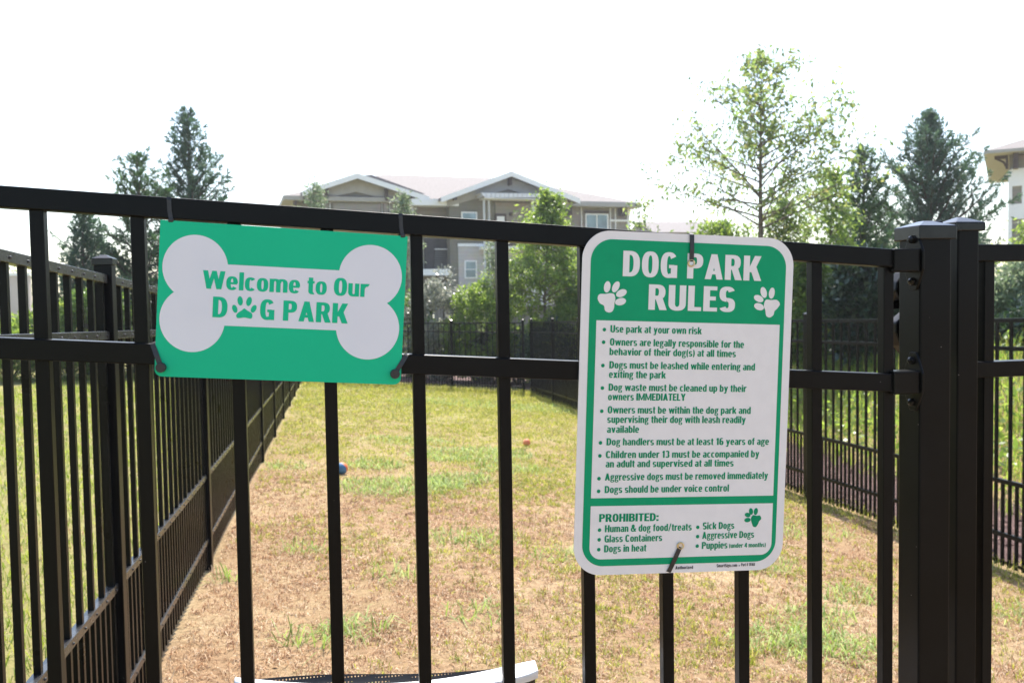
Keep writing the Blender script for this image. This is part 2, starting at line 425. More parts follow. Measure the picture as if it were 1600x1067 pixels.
for k in range(9):
    x = pkx+k*PS
    m = MB(); m.box(x-0.0085, x+0.0085, GY+0.008, GY+0.026, float(gz(x, 0))+0.05, gzp(1560, 384)); m.build('picket', M['black'], leaf, bevel=0.0012)
m = MB(); m.box(gxe, gxe+0.05, GY-0.004, GY+0.046, float(gz(gxe, 0))-0.1, zcb+0.01); m.build('upright', M['black'], leaf, bevel=0.002)
# self-closing latch on the far side of the thick post
latch = thing('gate_latch', 'rounded black gate latch peeking out from behind the thick capped post', 'latch')
for (cxp, cyp) in ((1411, 449), (1411, 513)):
    c = at(cxp, cyp, 0.085); m = MB()
    r_ = 0.027; pts = []
    if cyp < 500: pts = [(c[0]+0.012, c[2]+0.030), (c[0]-0.004, c[2]+0.024), (c[0]-0.017, c[2]+0.008), (c[0]-0.019, c[2]-0.006), (c[0]-0.010, c[2]-0.022), (c[0]+0.012, c[2]-0.030)]
    else: pts = [(c[0]+0.014, c[2]+0.034), (c[0]-0.018, c[2]+0.010), (c[0]-0.018, c[2]-0.006), (c[0]-0.010, c[2]-0.026), (c[0]+0.002, c[2]-0.040), (c[0]+0.014, c[2]-0.050)]
    m.prism(pts, 0.075, 0.1, 'y'); m.build('latch_cover', M['black_satin'], latch, fix=True, bevel=0.003)
m = MB(); c = at(1400, 477, 0.09); m.box(c[0]-0.013, ax1, 0.086, 0.096, c[2]-0.006, c[2]+0.006); m.build('latch_bar', M['black_satin'], latch, bevel=0.002)
m = MB(); c = at(1494, 480, 0.05); m.box(ax1-0.003, ax1+0.012, 0.03, 0.052, c[2]-0.09, c[2]+0.13); m.build('latch_body', M['black'], latch, bevel=0.003)

# ------------------------------------------------------------------ lettering: a condensed gothic built from strokes
def ringq(x0, y0, x1, y1, tv, th, a0, a1, n=22, e=2.5):
    cx, cy, rx, ry = (x0+x1)/2, (y0+y1)/2, (x1-x0)/2, (y1-y0)/2
    def pt(a, rx, ry):
        c, s = math.cos(a), math.sin(a)
        return (cx+rx*math.copysign(abs(c)**(2/e), c), cy+ry*math.copysign(abs(s)**(2/e), s))
    q = []; k = max(3, int(abs(a1-a0)/360*n*2))
    for i in range(k):
        a = math.radians(a0+(a1-a0)*i/k); b = math.radians(a0+(a1-a0)*(i+1)/k)
        q.append((pt(a, rx, ry), pt(b, rx, ry), pt(b, rx-tv, ry-th), pt(a, rx-tv, ry-th)))
    return q
def Rq(x0, y0, x1, y1): return [((x0, y0), (x1, y0), (x1, y1), (x0, y1))]
def Dq(x0, y0, x1, y1, w): return [((x0, y0), (x0+w, y0), (x1+w, y1), (x1, y1))]
def glyphs():
    t, h, x = 0.212, 0.155, 0.74
    G = {}
    W = 0.56
    G['O'] = (W, [ringq(0, -.01, W, 1.01, t, h, 0, 360)])
    G['C'] = (W, [ringq(0, -.01, W, 1.01, t, h, 38, 322)])
    G['G'] = (W, [ringq(0, -.01, W, 1.01, t, h, 38, 300), Rq(W-t, 0, W, .5), Rq(W*.5, .38, W-t*.5, .51)])
    G['D'] = (W, [Rq(0, 0, t, 1), ringq(W-2*.34, 0, W, 1, t, h, -90, 90), Rq(t*.5, 0, W-.34, h), Rq(t*.5, 1-h, W-.34, 1)])
    bowl = [Rq(0, 0, t, 1), ringq(.54-2*.27, .41, .54, 1, t, h*.95, -90, 90), Rq(t*.5, .41, .27, .41+h*.95), Rq(t*.5, 1-h*.95, .27, 1)]
    G['P'] = (.54, bowl)
    G['R'] = (.58, bowl+[Dq(.36, 0, .22, .46, t*1.12)])
    G['B'] = (.56, [Rq(0, 0, t, 1), ringq(.53-.52, .47, .53, 1, t, h*.9, -90, 90), ringq(.56-.56, 0, .56, .58, t, h*.9, -90, 90),
                    Rq(t*.5, 1-h*.9, .27, 1), Rq(t*.5, .45, .28, .45+h*.9), Rq(t*.5, 0, .28, h*.9)])
    G['E'] = (.46, [Rq(0, 0, t, 1), Rq(t*.5, 1-h, .45, 1), Rq(t*.5, .44, .41, .44+h), Rq(t*.5, 0, .46, h)])
    G['L'] = (.44, [Rq(0, 0, t, 1), Rq(t*.5, 0, .44, h)])
    G['H'] = (.58, [Rq(0, 0, t, 1), Rq(.58-t, 0, .58, 1), Rq(t*.5, .43, .58-t*.5, .43+h)])
    G['I'] = (t, [Rq(0, 0, t, 1)])
    G['T'] = (.5, [Rq(0, 1-h, .5, 1), Rq(.25-t/2, 0, .25+t/2, 1-h*.5)])
    G['K'] = (.6, [Rq(0, 0, t, 1), Dq(t*.6, .34, .38, 1, t*1.1), Dq(.385, 0, .2, .56, t*1.15)])
    G['A'] = (.62, [Dq(0, 0, .21, 1, t), Dq(.62-t, 0, .41-t, 1, t), Rq(.14, .2, .48, .2+h*.9), Rq(.21, .9, .41, 1)])
    G['M'] = (.78, [Rq(0, 0, t*.8, 1), Rq(.78-t*.8, 0, .78, 1), Dq(.33, .05, .04, 1, t*.6), Dq(.45-t*.6, .05, .74-t*.6, 1, t*.6)])
    G['W'] = (.9, [Dq(.16, 0, 0, 1, t*.95), Dq(.16, 0, .37, 1, t*.8), Dq(.56, 0, .37, 1, t*.85), Dq(.56, 0, .9-t*.95, 1, t*.95)])
    G['V'] = (.6, [Dq(.21, 0, 0, 1, t), Dq(.21, 0, .6-t, 1, t)])
    G['Y'] = (.6, [Dq(.21, .42, 0, 1, t), Dq(.21, .42, .6-t, 1, t), Rq(.21, 0, .21+t, .44)])
    def S(w, hh, tt, ht): return [ringq(0, hh*.5-ht/2-.02, w*.98, hh+.01, tt, ht, 24, 268), ringq(0, -.01, w, hh*.5+ht/2-.02, tt, ht, 92, -156)]
    G['S'] = (.53, S(.53, 1, t, h))
    G['U'] = (.57, [Rq(0, .3, t, 1), Rq(.57-t, .3, .57, 1), ringq(0, -.01, .57, .61, t, h, 180, 360)])
    l, k = .188, .13
    w = .47
    G['o'] = (w, [ringq(0, -.01, w, x+.01, l, k, 0, 360)])
    G['c'] = (.44, [ringq(0, -.01, .46, x+.01, l, k, 42, 318)])
    G['e'] = (w, [ringq(0, -.01, w, x+.01, l, k, 0, 322), Rq(l*.6, .31, w-.03, .42)])
    G['a'] = (.45, [ringq(.01, .28, .45, x+.01, l, k, 0, 155), Rq(.45-l, 0, .45, .52), ringq(0, -.01, .47, .44, l*.9, k*.85, 70, 330), Rq(.2, .34, .3, .43)])
    G['b'] = (w+.01, [Rq(0, 0, l, 1), ringq(0, -.01, w+.01, x+.01, l, k, -150, 150)])
    G['d'] = (w+.01, [Rq(w+.01-l, 0, w+.01, 1), ringq(0, -.01, w+.01, x+.01, l, k, 30, 330)])
    G['p'] = (w+.01, [Rq(0, -.25, l, x), ringq(0, -.01, w+.01, x+.01, l, k, -150, 150)])
    G['g'] = (.47, [ringq(.01, .22, .42, x+.01, l*.88, k*.85, 0, 360), ringq(0, -.27, .46, .12, l*.7, k*.75, 0, 360), Rq(.03, .06, .17, .28), Rq(.34, x-.1, .49, x+.01)])
    arch = lambda x0, x1: [ringq(x0, .18, x1, x+.01, l, k, 0, 165), Rq(x1-l, 0, x1, .47)]
    G['h'] = (.47, [Rq(0, 0, l, 1)]+arch(0, .47))
    G['n'] = (.47, [Rq(0, 0, l, x)]+arch(0, .47))
    G['m'] = (.75, [Rq(0, 0, l, x)]+arch(0, .46)+arch(.29, .75))
    G['r'] = (.35, [Rq(0, 0, l, x), ringq(.02, .1, .54, x+.01, l, k*1.25, 68, 165)])
    G['u'] = (.47, [Rq(.47-l, 0, .47, x), Rq(0, .26, l, x), ringq(0, -.01, .47, .55, l, k, 180, 345)])
    G['t'] = (.3, [Rq(.05, .16, .05+l, .93), Rq(0, x-k, .3, x), ringq(.05, -.01, .45, .36, l, k, 180, 285)])
    G['f'] = (.31, [Rq(.05, 0, .05+l, .8), Rq(0, x-k, .3, x), ringq(.05, .6, .45, 1.01, l, k, 75, 180)])
    G['i'] = (l, [Rq(0, 0, l, x), Rq(0, .83, l, 1)])
    G['l'] = (l, [Rq(0, 0, l, 1)])
    G['k'] = (.49, [Rq(0, 0, l, 1), Dq(l*.6, .26, .3, x, l*1.02), Dq(.3, 0, .16, .44, l*1.08)])
    G['s'] = (.43, S(.43, x, l*.95, k))
    G['v'] = (.49, [Dq(.165, 0, 0, x, l*.95), Dq(.165, 0, .49-l*.95, x, l*.95)])
    G['w'] = (.72, [Dq(.13, 0, 0, x, l*.9), Dq(.13, 0, .29, x, l*.78), Dq(.44, 0, .29, x, l*.8), Dq(.44, 0, .72-l*.9, x, l*.9)])
    G['x'] = (.48, [Dq(0, 0, .48-l*1.05, x, l*1.05), Dq(.48-l*1.05, 0, 0, x, l*1.05)])
    G['y'] = (.49, [Dq(.165, 0, 0, x, l*.95), Dq(.085, -.25, .49-l*.95, x, l*.95), Rq(.0, -.25, .14, -.13)])
    G['z'] = (.42, [Rq(0, x-k, .42, x), Rq(0, 0, .42, k), Dq(0, k*.8, .42-l*1.25, x-k*.8, l*1.25)])
    G['1'] = (.36, [Rq(.13, 0, .13+t, 1), Dq(0, .72, .13, .86, .14), Rq(.06, .8, .2, .9)])
    G['3'] = (.5, [ringq(0, .45, .48, 1.01, t, h*.9, -80, 155), ringq(0, -.01, .5, .57, t, h*.9, 80, -155)])
    G['6'] = (.52, [ringq(0, -.01, .52, .63, t, h*.85, 0, 360), ringq(0, -.01, .54, 1.01, t, h*.85, 55, 190)])
    G['4'] = (.54, [Rq(.28, 0, .28+t*.95, 1), Rq(0, .2, .54, .2+h*.9), Dq(0, .3, .25, 1, t*.95), Rq(0, .2, .16, .36)])
    G['8'] = (.52, [ringq(.02, .46, .5, 1.01, t, h*.85, 0, 360), ringq(0, -.01, .52, .57, t, h*.85, 0, 360)])
    G['0'] = (.52, [ringq(0, -.01, .52, 1.01, t, h, 0, 360)])
    G['&'] = (.66, [ringq(.1, .5, .47, 1.01, t*.85, h*.85, 0, 360), ringq(0, -.01, .52, .6, t*.9, h*.9, 95, 320), Dq(.46, 0, .12, .68, t*1.05), Dq(.37, .12, .52, .46, t*.8)])
    G['('] = (.24, [ringq(0, -.22, .5, 1.05, t*.8, .1, 118, 242, 24, 2.0)])
    G[')'] = (.24, [ringq(-.26, -.22, .24, 1.05, t*.8, .1, -62, 62, 24, 2.0)])
    G['/'] = (.38, [Dq(0, -.05, .25, 1.05, .13)])
    G[':'] = (t, [Rq(0, 0, t, t), Rq(0, .5, t, .5+t)])
    G['.'] = (t, [Rq(0, 0, t, t)])
    G['#'] = (.6, [Dq(.06, 0, .16, 1, .13), Dq(.3, 0, .4, 1, .13), Rq(0, .27, .56, .38), Rq(.04, .62, .6, .73)])
    G[' '] = (.2, [])
    return G
GL = glyphs()
def text_quads(txt, track=0.062):
    x = 0; q = []; lay = 0
    for ch in txt:
        w, parts = GL[ch]
        for i, p in enumerate(parts):
            for quad in p: q.append(([(a+x, b) for a, b in quad], i))
        x += w+track
    return q, x-track
class Flat:
    """printed layer of a sign: polygons in the sign's own plane"""
    def __init__(s, org, th, y): s.o = np.array(org); s.ex = np.array([math.cos(th), 0, math.sin(th)]); s.dn = np.array([math.sin(th), 0, -math.cos(th)]); s.y = y
    def uv(s, px, py):
        p = on_plane(px, py, (0, 1, 0), (0, s.y, 0))-s.o
        return float(p @ s.ex), float(p @ s.dn)
    def p3(s, u, v, lift): 
        p = s.o+s.ex*u+s.dn*v; return (p[0], s.y-lift, p[2])
def poly_layer(mb, fl, poly, lift):
    """fill one outline (u, v) with a single face, turned to the front"""
    a = sum(poly[i][0]*poly[(i+1) % len(poly)][1]-poly[(i+1) % len(poly)][0]*poly[i][1] for i in range(len(poly)))
    if a > 0: poly = poly[::-1]
    mb.add([fl.p3(u, v, lift) for u, v in poly], [tuple(range(len(poly)))])
def text_line(mb, fl, txt, p_left, p_right, cap, lift, track=0.062, dv=0.0):
    (u0, v0), (u1, v1) = fl.uv(*p_left), fl.uv(*p_right)
    q, w = text_quads(txt, track)
    sxx = (u1-u0)/w; v = (v0+v1)/2+dv
    for quad, i in q:
        pts = [(u0+a*sxx, v-b*cap) for a, b in quad]
        ar = sum(pts[j][0]*pts[(j+1) % 4][1]-pts[(j+1) % 4][0]*pts[j][1] for j in range(4))
        if ar > 0: pts = pts[::-1]
        mb.add([fl.p3(a, b_, lift+i*0.00003) for a, b_ in pts], [(0, 1, 2, 3)])
def rrect(u0, v0, u1, v1, r, seg=10, rb=None):
    rb = r if rb is None else rb
    out = []
    for (cu, cv, a0, rr) in ((u0+r, v0+r, 180, r), (u1-r, v0+r, 270, r), (u1-rb, v1-rb, 0, rb), (u0+rb, v1-rb, 90, rb)):
        if rr < 1e-6: out.append((cu, cv)); continue
        for i in range(seg+1):
            a = math.radians(a0+90*i/seg); out.append((cu+rr*math.cos(a), cv+rr*math.sin(a)))
    return out
def ellipse(cu, cv, ru, rv, tilt=0, n=24):
    c, s = math.cos(math.radians(tilt)), math.sin(math.radians(tilt)); o = []
    for i in range(n):
        a = 2*PI*i/n; x, y = ru*math.cos(a), rv*math.sin(a); o.append((cu+x*c-y*s, cv+x*s+y*c))
    return o
def closed(pts, n=6):
    o = []; k = len(pts)
    for i in range(k):
        p0, p1, p2, p3 = [np.array(pts[(i+j-1) % k], float) for j in range(4)]
        for t in np.linspace(0, 1, n, endpoint=False):
            o.append(tuple(0.5*(2*p1+(p2-p0)*t+(2*p0-5*p1+4*p2-p3)*t*t+(3*p1-p0-3*p2+p3)*t**3)))
    return o
def board(fl, poly, thick, name, m, parent):
    a = sum(poly[i][0]*poly[(i+1) % len(poly)][1]-poly[(i+1) % len(poly)][0]*poly[i][1] for i in range(len(poly)))
    if a > 0: poly = poly[::-1]
    n = len(poly); mb = MB()
    vs = [fl.p3(u, v, 0) for u, v in poly]+[fl.p3(u, v, -thick) for u, v in poly]
    mb.add(vs, [tuple(range(n)), tuple(range(2*n-1, n-1, -1))]+[(i, n+i, n+(i+1) % n, (i+1) % n) for i in range(n)])
    return mb.build(name, m, parent, fix=True)

# --- welcome sign
def Z3(x, y): return (230+x/3.556, 320+y/3.556)
SY = -0.0105
wtl, wtr, wbl = at(250.5, 343.5, SY), at(637, 369.5, SY), at(240.5, 588, SY)
wth = math.atan2(wtr[2]-wtl[2], wtr[0]-wtl[0])
WF = Flat(wtl, wth, SY)
ww = float((wtr-wtl) @ WF.ex); wh = WF.uv(420, 594)[1]
ws = thing('sign', 'mint green welcome sign with a white bone shape hanging on the fence panel', 'sign')
board(WF, rrect(0, 0, ww, wh, 0.0015, 6, 0.009), 0.0022, 'board', M['mint'], ws)
mb = MB()
def lobe(cx, cy, r, lift):
    c = WF.uv(*Z3(cx, cy)); e = WF.uv(*Z3(cx+r, cy)); f_ = WF.uv(*Z3(cx, cy+r))
    poly_layer(mb, WF, ellipse(c[0], c[1], math.hypot(e[0]-c[0], e[1]-c[1]), math.hypot(f_[0]-c[0], f_[1]-c[1]), 0, 64), lift)
lobe(268, 349, 181, 0.0003); lobe(251, 637, 181, 0.00033); lobe(1241, 398, 174, 0.00036); lobe(1226, 685, 174, 0.00039)
poly_layer(mb, WF, [WF.uv(*Z3(*p)) for p in ((300, 324), (1240, 374), (1226, 705), (260, 664))], 0.00042)
poly_layer(mb, WF, [WF.uv(*Z3(*p)) for p in ((160, 490), (300, 380), (290, 600))], 0.00045)
poly_layer(mb, WF, [WF.uv(*Z3(*p)) for p in ((1335, 545), (1200, 660), (1200, 440))], 0.00045)
mb.build('bone_emblem', M['bone'], ws)
mb = MB()
capw = WF.uv(*Z3(320, 468))[1]-WF.uv(*Z3(320, 367))[1]
text_line(mb, WF, 'Welcome to Our', Z3(307, 467), Z3(1228, 511), capw, 0.0007, 0.05)
cd = WF.uv(*Z3(370, 625))[1]-WF.uv(*Z3(370, 510))[1]
text_line(mb, WF, 'D', Z3(362, 625), Z3(444, 627), cd, 0.0007)
text_line(mb, WF, 'G PARK', Z3(625, 640), Z3(1110, 657), cd*0.99, 0.0007, 0.07)
mb.build('lettering', M['mint'], ws)
mb = MB()
def paw(mb, fl, Zf, toes, pad, lift):
    for (cx, cy, rx, ry, tilt) in toes:
        c = fl.uv(*Zf(cx, cy)); e = fl.uv(*Zf(cx+rx, cy)); f_ = fl.uv(*Zf(cx, cy+ry))
        poly_layer(mb, fl, ellipse(c[0], c[1], math.hypot(e[0]-c[0], e[1]-c[1]), math.hypot(f_[0]-c[0], f_[1]-c[1]), tilt), lift)
    poly_layer(mb, fl, closed([fl.uv(*Zf(*p)) for p in pad]), lift)
paw(mb, WF, Z3, [(487, 578, 14, 23, -20), (517, 534, 15, 26, -8), (566, 537, 15, 26, 12), (592, 578, 14, 23, 24)],
    [(540, 576), (556, 587), (580, 602), (585, 618), (578, 632), (560, 630), (540, 626), (518, 629), (500, 628), (495, 614), (505, 600), (526, 586)], 0.0007)
mb.build('paw_print', M['mint'], ws)

# --- rules sign
def Z6(x, y): return (890+x/3.5556, 340+y/3.5556)
def Z7(x, y): return (890+x/3.4417, 600+y/3.4417)
RY = -0.0115
rtop = [at(*p, RY) for p in (Z6(200, 69), Z6(1100, 118))]
rbot = [at(*p, RY) for p in (Z7(130, 1029), Z7(1000, 993))]
rth = (math.atan2(rtop[1][2]-rtop[0][2], rtop[1][0]-rtop[0][0])+math.atan2(rbot[1][2]-rbot[0][2], rbot[1][0]-rbot[0][0]))/2
RF = Flat((0, RY, 0), rth, RY)
lu = np.mean([RF.uv(*p)[0] for p in ((911.5, 420), (905, 560), (900, 740), (896.5, 850))]); ru = np.mean([RF.uv(*p)[0] for p in ((1238.5, 420), (1235, 560), (1228, 740), (1223, 840))])
tv = np.mean([RF.uv(*Z6(*p))[1] for p in ((200, 69), (650, 90), (1100, 118))]); bv = np.mean([RF.uv(*Z7(*p))[1] for p in ((130, 1029), (550, 1018), (1000, 993))])
RF = Flat(RF.o+RF.ex*lu+RF.dn*tv, rth, RY)
rw, rh = ru-lu, bv-tv
rs = thing('sign', 'tall white and green dog park rules sign with rounded corners on the fence panel', 'sign')
RC = 0.038
board(RF, rrect(0, 0, rw, rh, RC, 14), 0.002, 'board', M['sign_white'], rs)
mg_ = 0.0112
def uvm(z, *ps): return np.mean([RF.uv(*z(*p)) for p in ps], axis=0)
pl = uvm(Z6, (150, 567), (143, 700), (135, 1000))[0]; pr = uvm(Z6, (1165, 598), (1163, 700), (1150, 1020))[0]
pt = uvm(Z6, (200, 569), (1100, 596))[1]; pb = uvm(Z7, (150, 617), (1050, 594))[1]
qt = uvm(Z7, (150, 659), (1050, 636))[1]; qb = uvm(Z7, (180, 946), (1000, 911))[1]
mb = MB(); poly_layer(mb, RF, rrect(mg_, mg_, rw-mg_, rh-mg_-0.001, RC-mg_*0.75, 14), 0.0003); mb.build('green_field', M['sign_green'], rs)
mb = MB(); poly_layer(mb, RF, rrect(pl, pt, pr, pb, 0.0003, 2), 0.0006)
poly_layer(mb, RF, rrect(pl, qt, pr, qb, 0.0006, 2), 0.0006); 
mb.v = mb.v; 
mb = MB(); poly_layer(mb, RF, rrect(pl, pt, pr, pb, 0.0003, 2), 0.0006); poly_layer(mb, RF, rrect(pl, qt, pr, qb, 0.0003, 12, 0.016), 0.0006)
mb.build('white_panel', M['sign_white'], rs)
mb = MB()
def capv(z, x, y0, y1): return RF.uv(*z(x, y1))[1]-RF.uv(*z(x, y0))[1]
ct = capv(Z6, 300, 180, 322)
text_line(mb, RF, 'DOG PARK', Z6(294, 322), Z6(1058, 356), ct, 0.0007, 0.07)
text_line(mb, RF, 'RULES', Z6(436, 511), Z6(916, 525), ct, 0.0007, 0.07)
mb.build('title_lettering', M['sign_white'], rs)
pad = [(155, 450), (165, 426), (200, 424), (225, 420), (246, 426), (253, 450), (248, 475), (246, 500), (236, 521), (216, 527), (196, 516), (190, 490), (168, 476)]
mb = MB(); paw(mb, RF, Z6, [(208, 385, 18, 32, 8), (256, 385, 18, 33, 27), (287, 420, 31, 20, -25), (282, 467, 31, 20, -14)], pad, 0.0007); mb.build('paw_print', M['sign_white'], rs)
mb = MB(); paw(mb, RF, Z6, [(1077, 416, 17, 31, -18), (1122, 420, 16, 31, 8), (1049, 450, 28, 18, 22), (1051, 495, 28, 19, 16)],
               [(1079, 480), (1090, 457), (1118, 458), (1150, 458), (1167, 480), (1152, 505), (1137, 520), (1131, 541), (1110, 555), (1091, 545), (1086, 515), (1079, 498)], 0.0007); mb.build('paw_print', M['sign_white'], rs)
mb = MB()
cr = capv(Z6, 225, 600, 640)
rules = [(Z6, 'Use park at your own risk', 225, 639, 732, 646, (192, 622)), (Z6, 'Owners are legally responsible for the', 222, 709, 967, 725, (188, 692)),
         (Z6, 'behavior of their dog(s) at all times', 220, 764, 922, 774, None), (Z6, 'Dogs must be leashed while entering and', 219, 837, 1028, 848, (184, 821)),
         (Z6, 'exiting the park', 217, 889, 532, 893, None), (Z6, 'Dog waste must be cleaned up by their', 215, 963, 980, 966, (181, 946)),
         (Z6, 'owners IMMEDIATELY', 212, 1013, 642, 1017, None),
         (Z7, 'Owners must be within the dog park and', 203, 158, 972, 158, (172, 145)), (Z7, 'supervising their dog with leash readily', 201, 209, 945, 208, None),
         (Z7, 'available', 200, 261, 372, 261, None), (Z7, 'Dog handlers must be at least 16 years of age', 197, 331, 1070, 323, (165, 315)),
         (Z7, 'Children under 13 must be accompanied by', 193, 401, 1018, 388, (162, 385)), (Z7, 'an adult and supervised at all times', 192, 448, 880, 440, None),
         (Z7, 'Aggressive dogs must be removed immediately', 188, 519, 1065, 506, (157, 507)), (Z7, 'Dogs should be under voice control', 187, 586, 855, 574, (155, 575))]
def bullet(mb, zf, p, r=0.0025):
    c = RF.uv(*zf(*p)); poly_layer(mb, RF, ellipse(c[0], c[1], r, r), 0.0009)
for zf, tx, x0, y0, x1, y1, bl in rules:
    text_line(mb, RF, tx, zf(x0, y0), zf(x1, y1), cr, 0.0009, 0.052)
    if bl: bullet(mb, zf, bl)
mb.build('rules_lettering', M['text_green'], rs)
mb = MB()
text_line(mb, RF, 'PROHIBITED:', Z7(157, 740), Z7(477, 734), capv(Z7, 160, 697, 740), 0.0009, 0.052)
for tx, x0, y0, x1, y1, bl in (('Human & dog food/treats', 188, 796, 655, 783, (160, 783)), ('Glass Containers', 186, 849, 496, 842, (158, 835)), ('Dogs in heat', 184, 902, 411, 897, (156, 888)),
                               ('Sick Dogs', 714, 780, 884, 775, (688, 768)), ('Aggressive Dogs', 711, 830, 990, 824, (687, 818)), ('Puppies', 709, 884, 847, 881, (685, 869))):
    text_line(mb, RF, tx, Z7(x0, y0), Z7(x1, y1), cr, 0.0009, 0.052); bullet(mb, Z7, bl)
text_line(mb, RF, '(under 4 months)', Z7(856, 879), Z7(1053, 873), cr*0.66, 0.0009, 0.052)
mb.build('prohibited_lettering', M['text_green'], rs)
mb = MB(); paw(mb, RF, Z7, [(974, 683, 11, 18, -10), (1000, 683, 11, 19, 8), (956, 702, 16, 12, 15), (955, 729, 17, 12, -5)],
               [(975, 716), (985, 703), (1005, 706), (1022, 705), (1029, 722), (1018, 735), (1012, 750), (1000, 766), (985, 763), (978, 745), (974, 730)], 0.0009); mb.build('paw_print', M['text_green'], rs, )
mb = MB()
text_line(mb, RF, 'Authorized', Z7(568, 995), Z7(663, 991), cr*0.47, 0.0004, 0.09)
text_line(mb, RF, 'SmartSign.com', Z7(790, 984), Z7(900, 979), cr*0.45, 0.0004, 0.09)
text_line(mb, RF, 'Part # 1VAU', Z7(922, 978), Z7(995, 975), cr*0.45, 0.0004, 0.09)
bullet(mb, Z7, (911, 974), 0.0008)
mb.build('small_print', M['ink'], rs)

# --- cable ties
def strap(mb, pts, width_dir, w, t=0.0014):
    """flat strap through points; width along width_dir"""
    wd = np.array(width_dir, float); wd /= np.linalg.norm(wd)
    pts = [np.array(p, float) for p in pts]; rings = []
    for i, p in enumerate(pts):
        tg = pts[min(i+1, len(pts)-1)]-pts[max(i-1, 0)]; tg /= np.linalg.norm(tg)
        n = np.cross(tg, wd); n /= np.linalg.norm(n)
        rings.append([p-wd*w/2, p+wd*w/2, p+wd*w/2+n*t, p-wd*w/2+n*t])
    k = len(rings); fs = [(0, 1, 2, 3), (4*(k-1)+3, 4*(k-1)+2, 4*(k-1)+1, 4*(k-1))]
    for i in range(k-1):
        for j in range(4): fs.append((4*i+j, 4*i+4+j, 4*i+4+(j+1) % 4, 4*i+(j+1) % 4))
    mb.add([v for r in rings for v in r], fs)
TG = 'black cable ties holding the signs'
def rail_tie(label, px):
    """loop over the top rail with its head at the sign's upper edge"""
    c = at(px, 340, -0.006)[0]; zt = rz(c, GT)
    t = thing('cable_tie', label, 'cable tie', TG, (c, 0, zt)); mb = MB(); dx = 0.0015
    strap(mb, [(dx, -0.0072, -0.0275), (0, -0.0068, -0.018), (-0.0004, -0.0068, -0.003), (-0.0004, -0.0058, 0.0006), (0, 0, 0.0008), (0, 0.017, 0.0008), (0, 0.0202, -0.002), (0, 0.0202, -0.026), (0, 0.012, -0.0285), (0.001, -0.004, -0.029)], (1, 0, -0.05), 0.005)
    mb.build('strap', M['plastic'], t, fix=True)
    h = MB(); h.box(-0.003+dx, 0.0034+dx, -0.0115, -0.0072, -0.0305, -0.0255); h.build('tie_head', M['plastic'], t, bevel=0.0012)
rail_tie('black cable tie looped over the top rail at the left of the welcome sign', 265.5)
rail_tie('black cable tie looped over the top rail at the right of the welcome sign', 626.5)
def slant_tie(label, p_head, p_edge, Yh, Ye, head, grom=False):
    a = at(*p_head, Yh); b_ = at(*p_edge, Ye)
    t = thing('cable_tie', label, 'cable tie', TG, tuple(a)); mb = MB(); v = b_-a
    d2 = v/np.linalg.norm(v); wd = np.cross(d2, [0, 1, 0])
    pts = [np.array([0, 0.004, 0]), np.array([0, -0.0005, 0])+d2*0.003, v*0.5+[0, -0.0012, 0], v, v+d2*0.0015+[0, 0.004, 0], v+[0, 0.016, 0]]
    strap(mb, pts, wd, 0.0058)
    mb.build('strap', M['plastic'], t, fix=True)
    if head:
        h = MB(); h.tube([(0, 0.002, 0), (0, -0.006, 0)], 0.0062, 10); h.build('tie_head', M['plastic'], t, bevel=0.001)
    else:
        h = MB(); n = 16; 
        pts = [(0.0042*math.cos(2*PI*i/n), 0, 0.0042*math.sin(2*PI*i/n)) for i in range(n+1)]
        h.tube([(p[0], -0.0008, p[2]) for p in pts], 0.0013, 6, cap=False); h.build('grommet', M['grommet'], t, smooth=True)
        h = MB(); h.tube([(0, 0.0004, 0), (0, -0.0006, 0)], 0.0032, 12); h.build('hole_glint', M['plate'], t)
    return t
slant_tie('black cable tie slanting at the lower left corner of the welcome sign', (252, 574), (239, 538), SY-0.002, -0.009, True)
slant_tie('black cable tie slanting at the lower right corner of the welcome sign', (617, 584), (634, 556), SY-0.002, -0.009, True)
slant_tie('black cable tie over the top edge of the tall rules sign', (1080, 411), (1081, 367), RY-0.0012, RY-0.0012, False)
slant_tie('black cable tie slanting across the bottom edge of the tall rules sign', (1063, 852), (1045, 892), RY-0.0012, RY-0.0012, False)

# ------------------------------------------------------------------ foliage
def leaves(name, base, dirs, nrm, length, width, m, parent=None, fold=0.25):
    """one leaf-sized folded diamond per point"""
    base = np.asarray(base, float); n = len(base)
    d = dirs/np.linalg.norm(dirs, axis=1)[:, None]
    s = np.cross(d, nrm); s /= (np.linalg.norm(s, axis=1)[:, None]+1e-9); u = np.cross(s, d)
    L = np.broadcast_to(np.asarray(length, float), (n,))[:, None]; Wd = np.broadcast_to(np.asarray(width, float), (n,))[:, None]
    mid = base+d*L*0.45+u*Wd*fold
    v = np.stack([base, mid+s*Wd*0.5-u*Wd*fold, base+d*L-u*L*0.08, mid-s*Wd*0.5-u*Wd*fold], 1).reshape(-1, 3)
    me = bpy.data.meshes.new(name)
    me.vertices.add(4*n); me.vertices.foreach_set('co', v.ravel())
    me.loops.add(4*n); me.loops.foreach_set('vertex_index', np.arange(4*n, dtype=np.int32))
    me.polygons.add(n); me.polygons.foreach_set('loop_start', np.arange(0, 4*n, 4, dtype=np.int32))
    try: me.polygons.foreach_set('loop_total', np.full(n, 4, dtype=np.int32))
    except Exception: pass
    me.update(calc_edges=True); me.materials.append(m)
    o = bpy.data.objects.new(name, me); COL.objects.link(o)
    if parent is not None: o.parent = parent
    return o
def unit(rng, n):
    v = rng.normal(size=(n, 3)); return v/np.linalg.norm(v, axis=1)[:, None]
M['bark'] = mottled('bark', (0.10, 0.075, 0.055), (0.19, 0.15, 0.115), 14, 0.9, 0.6)
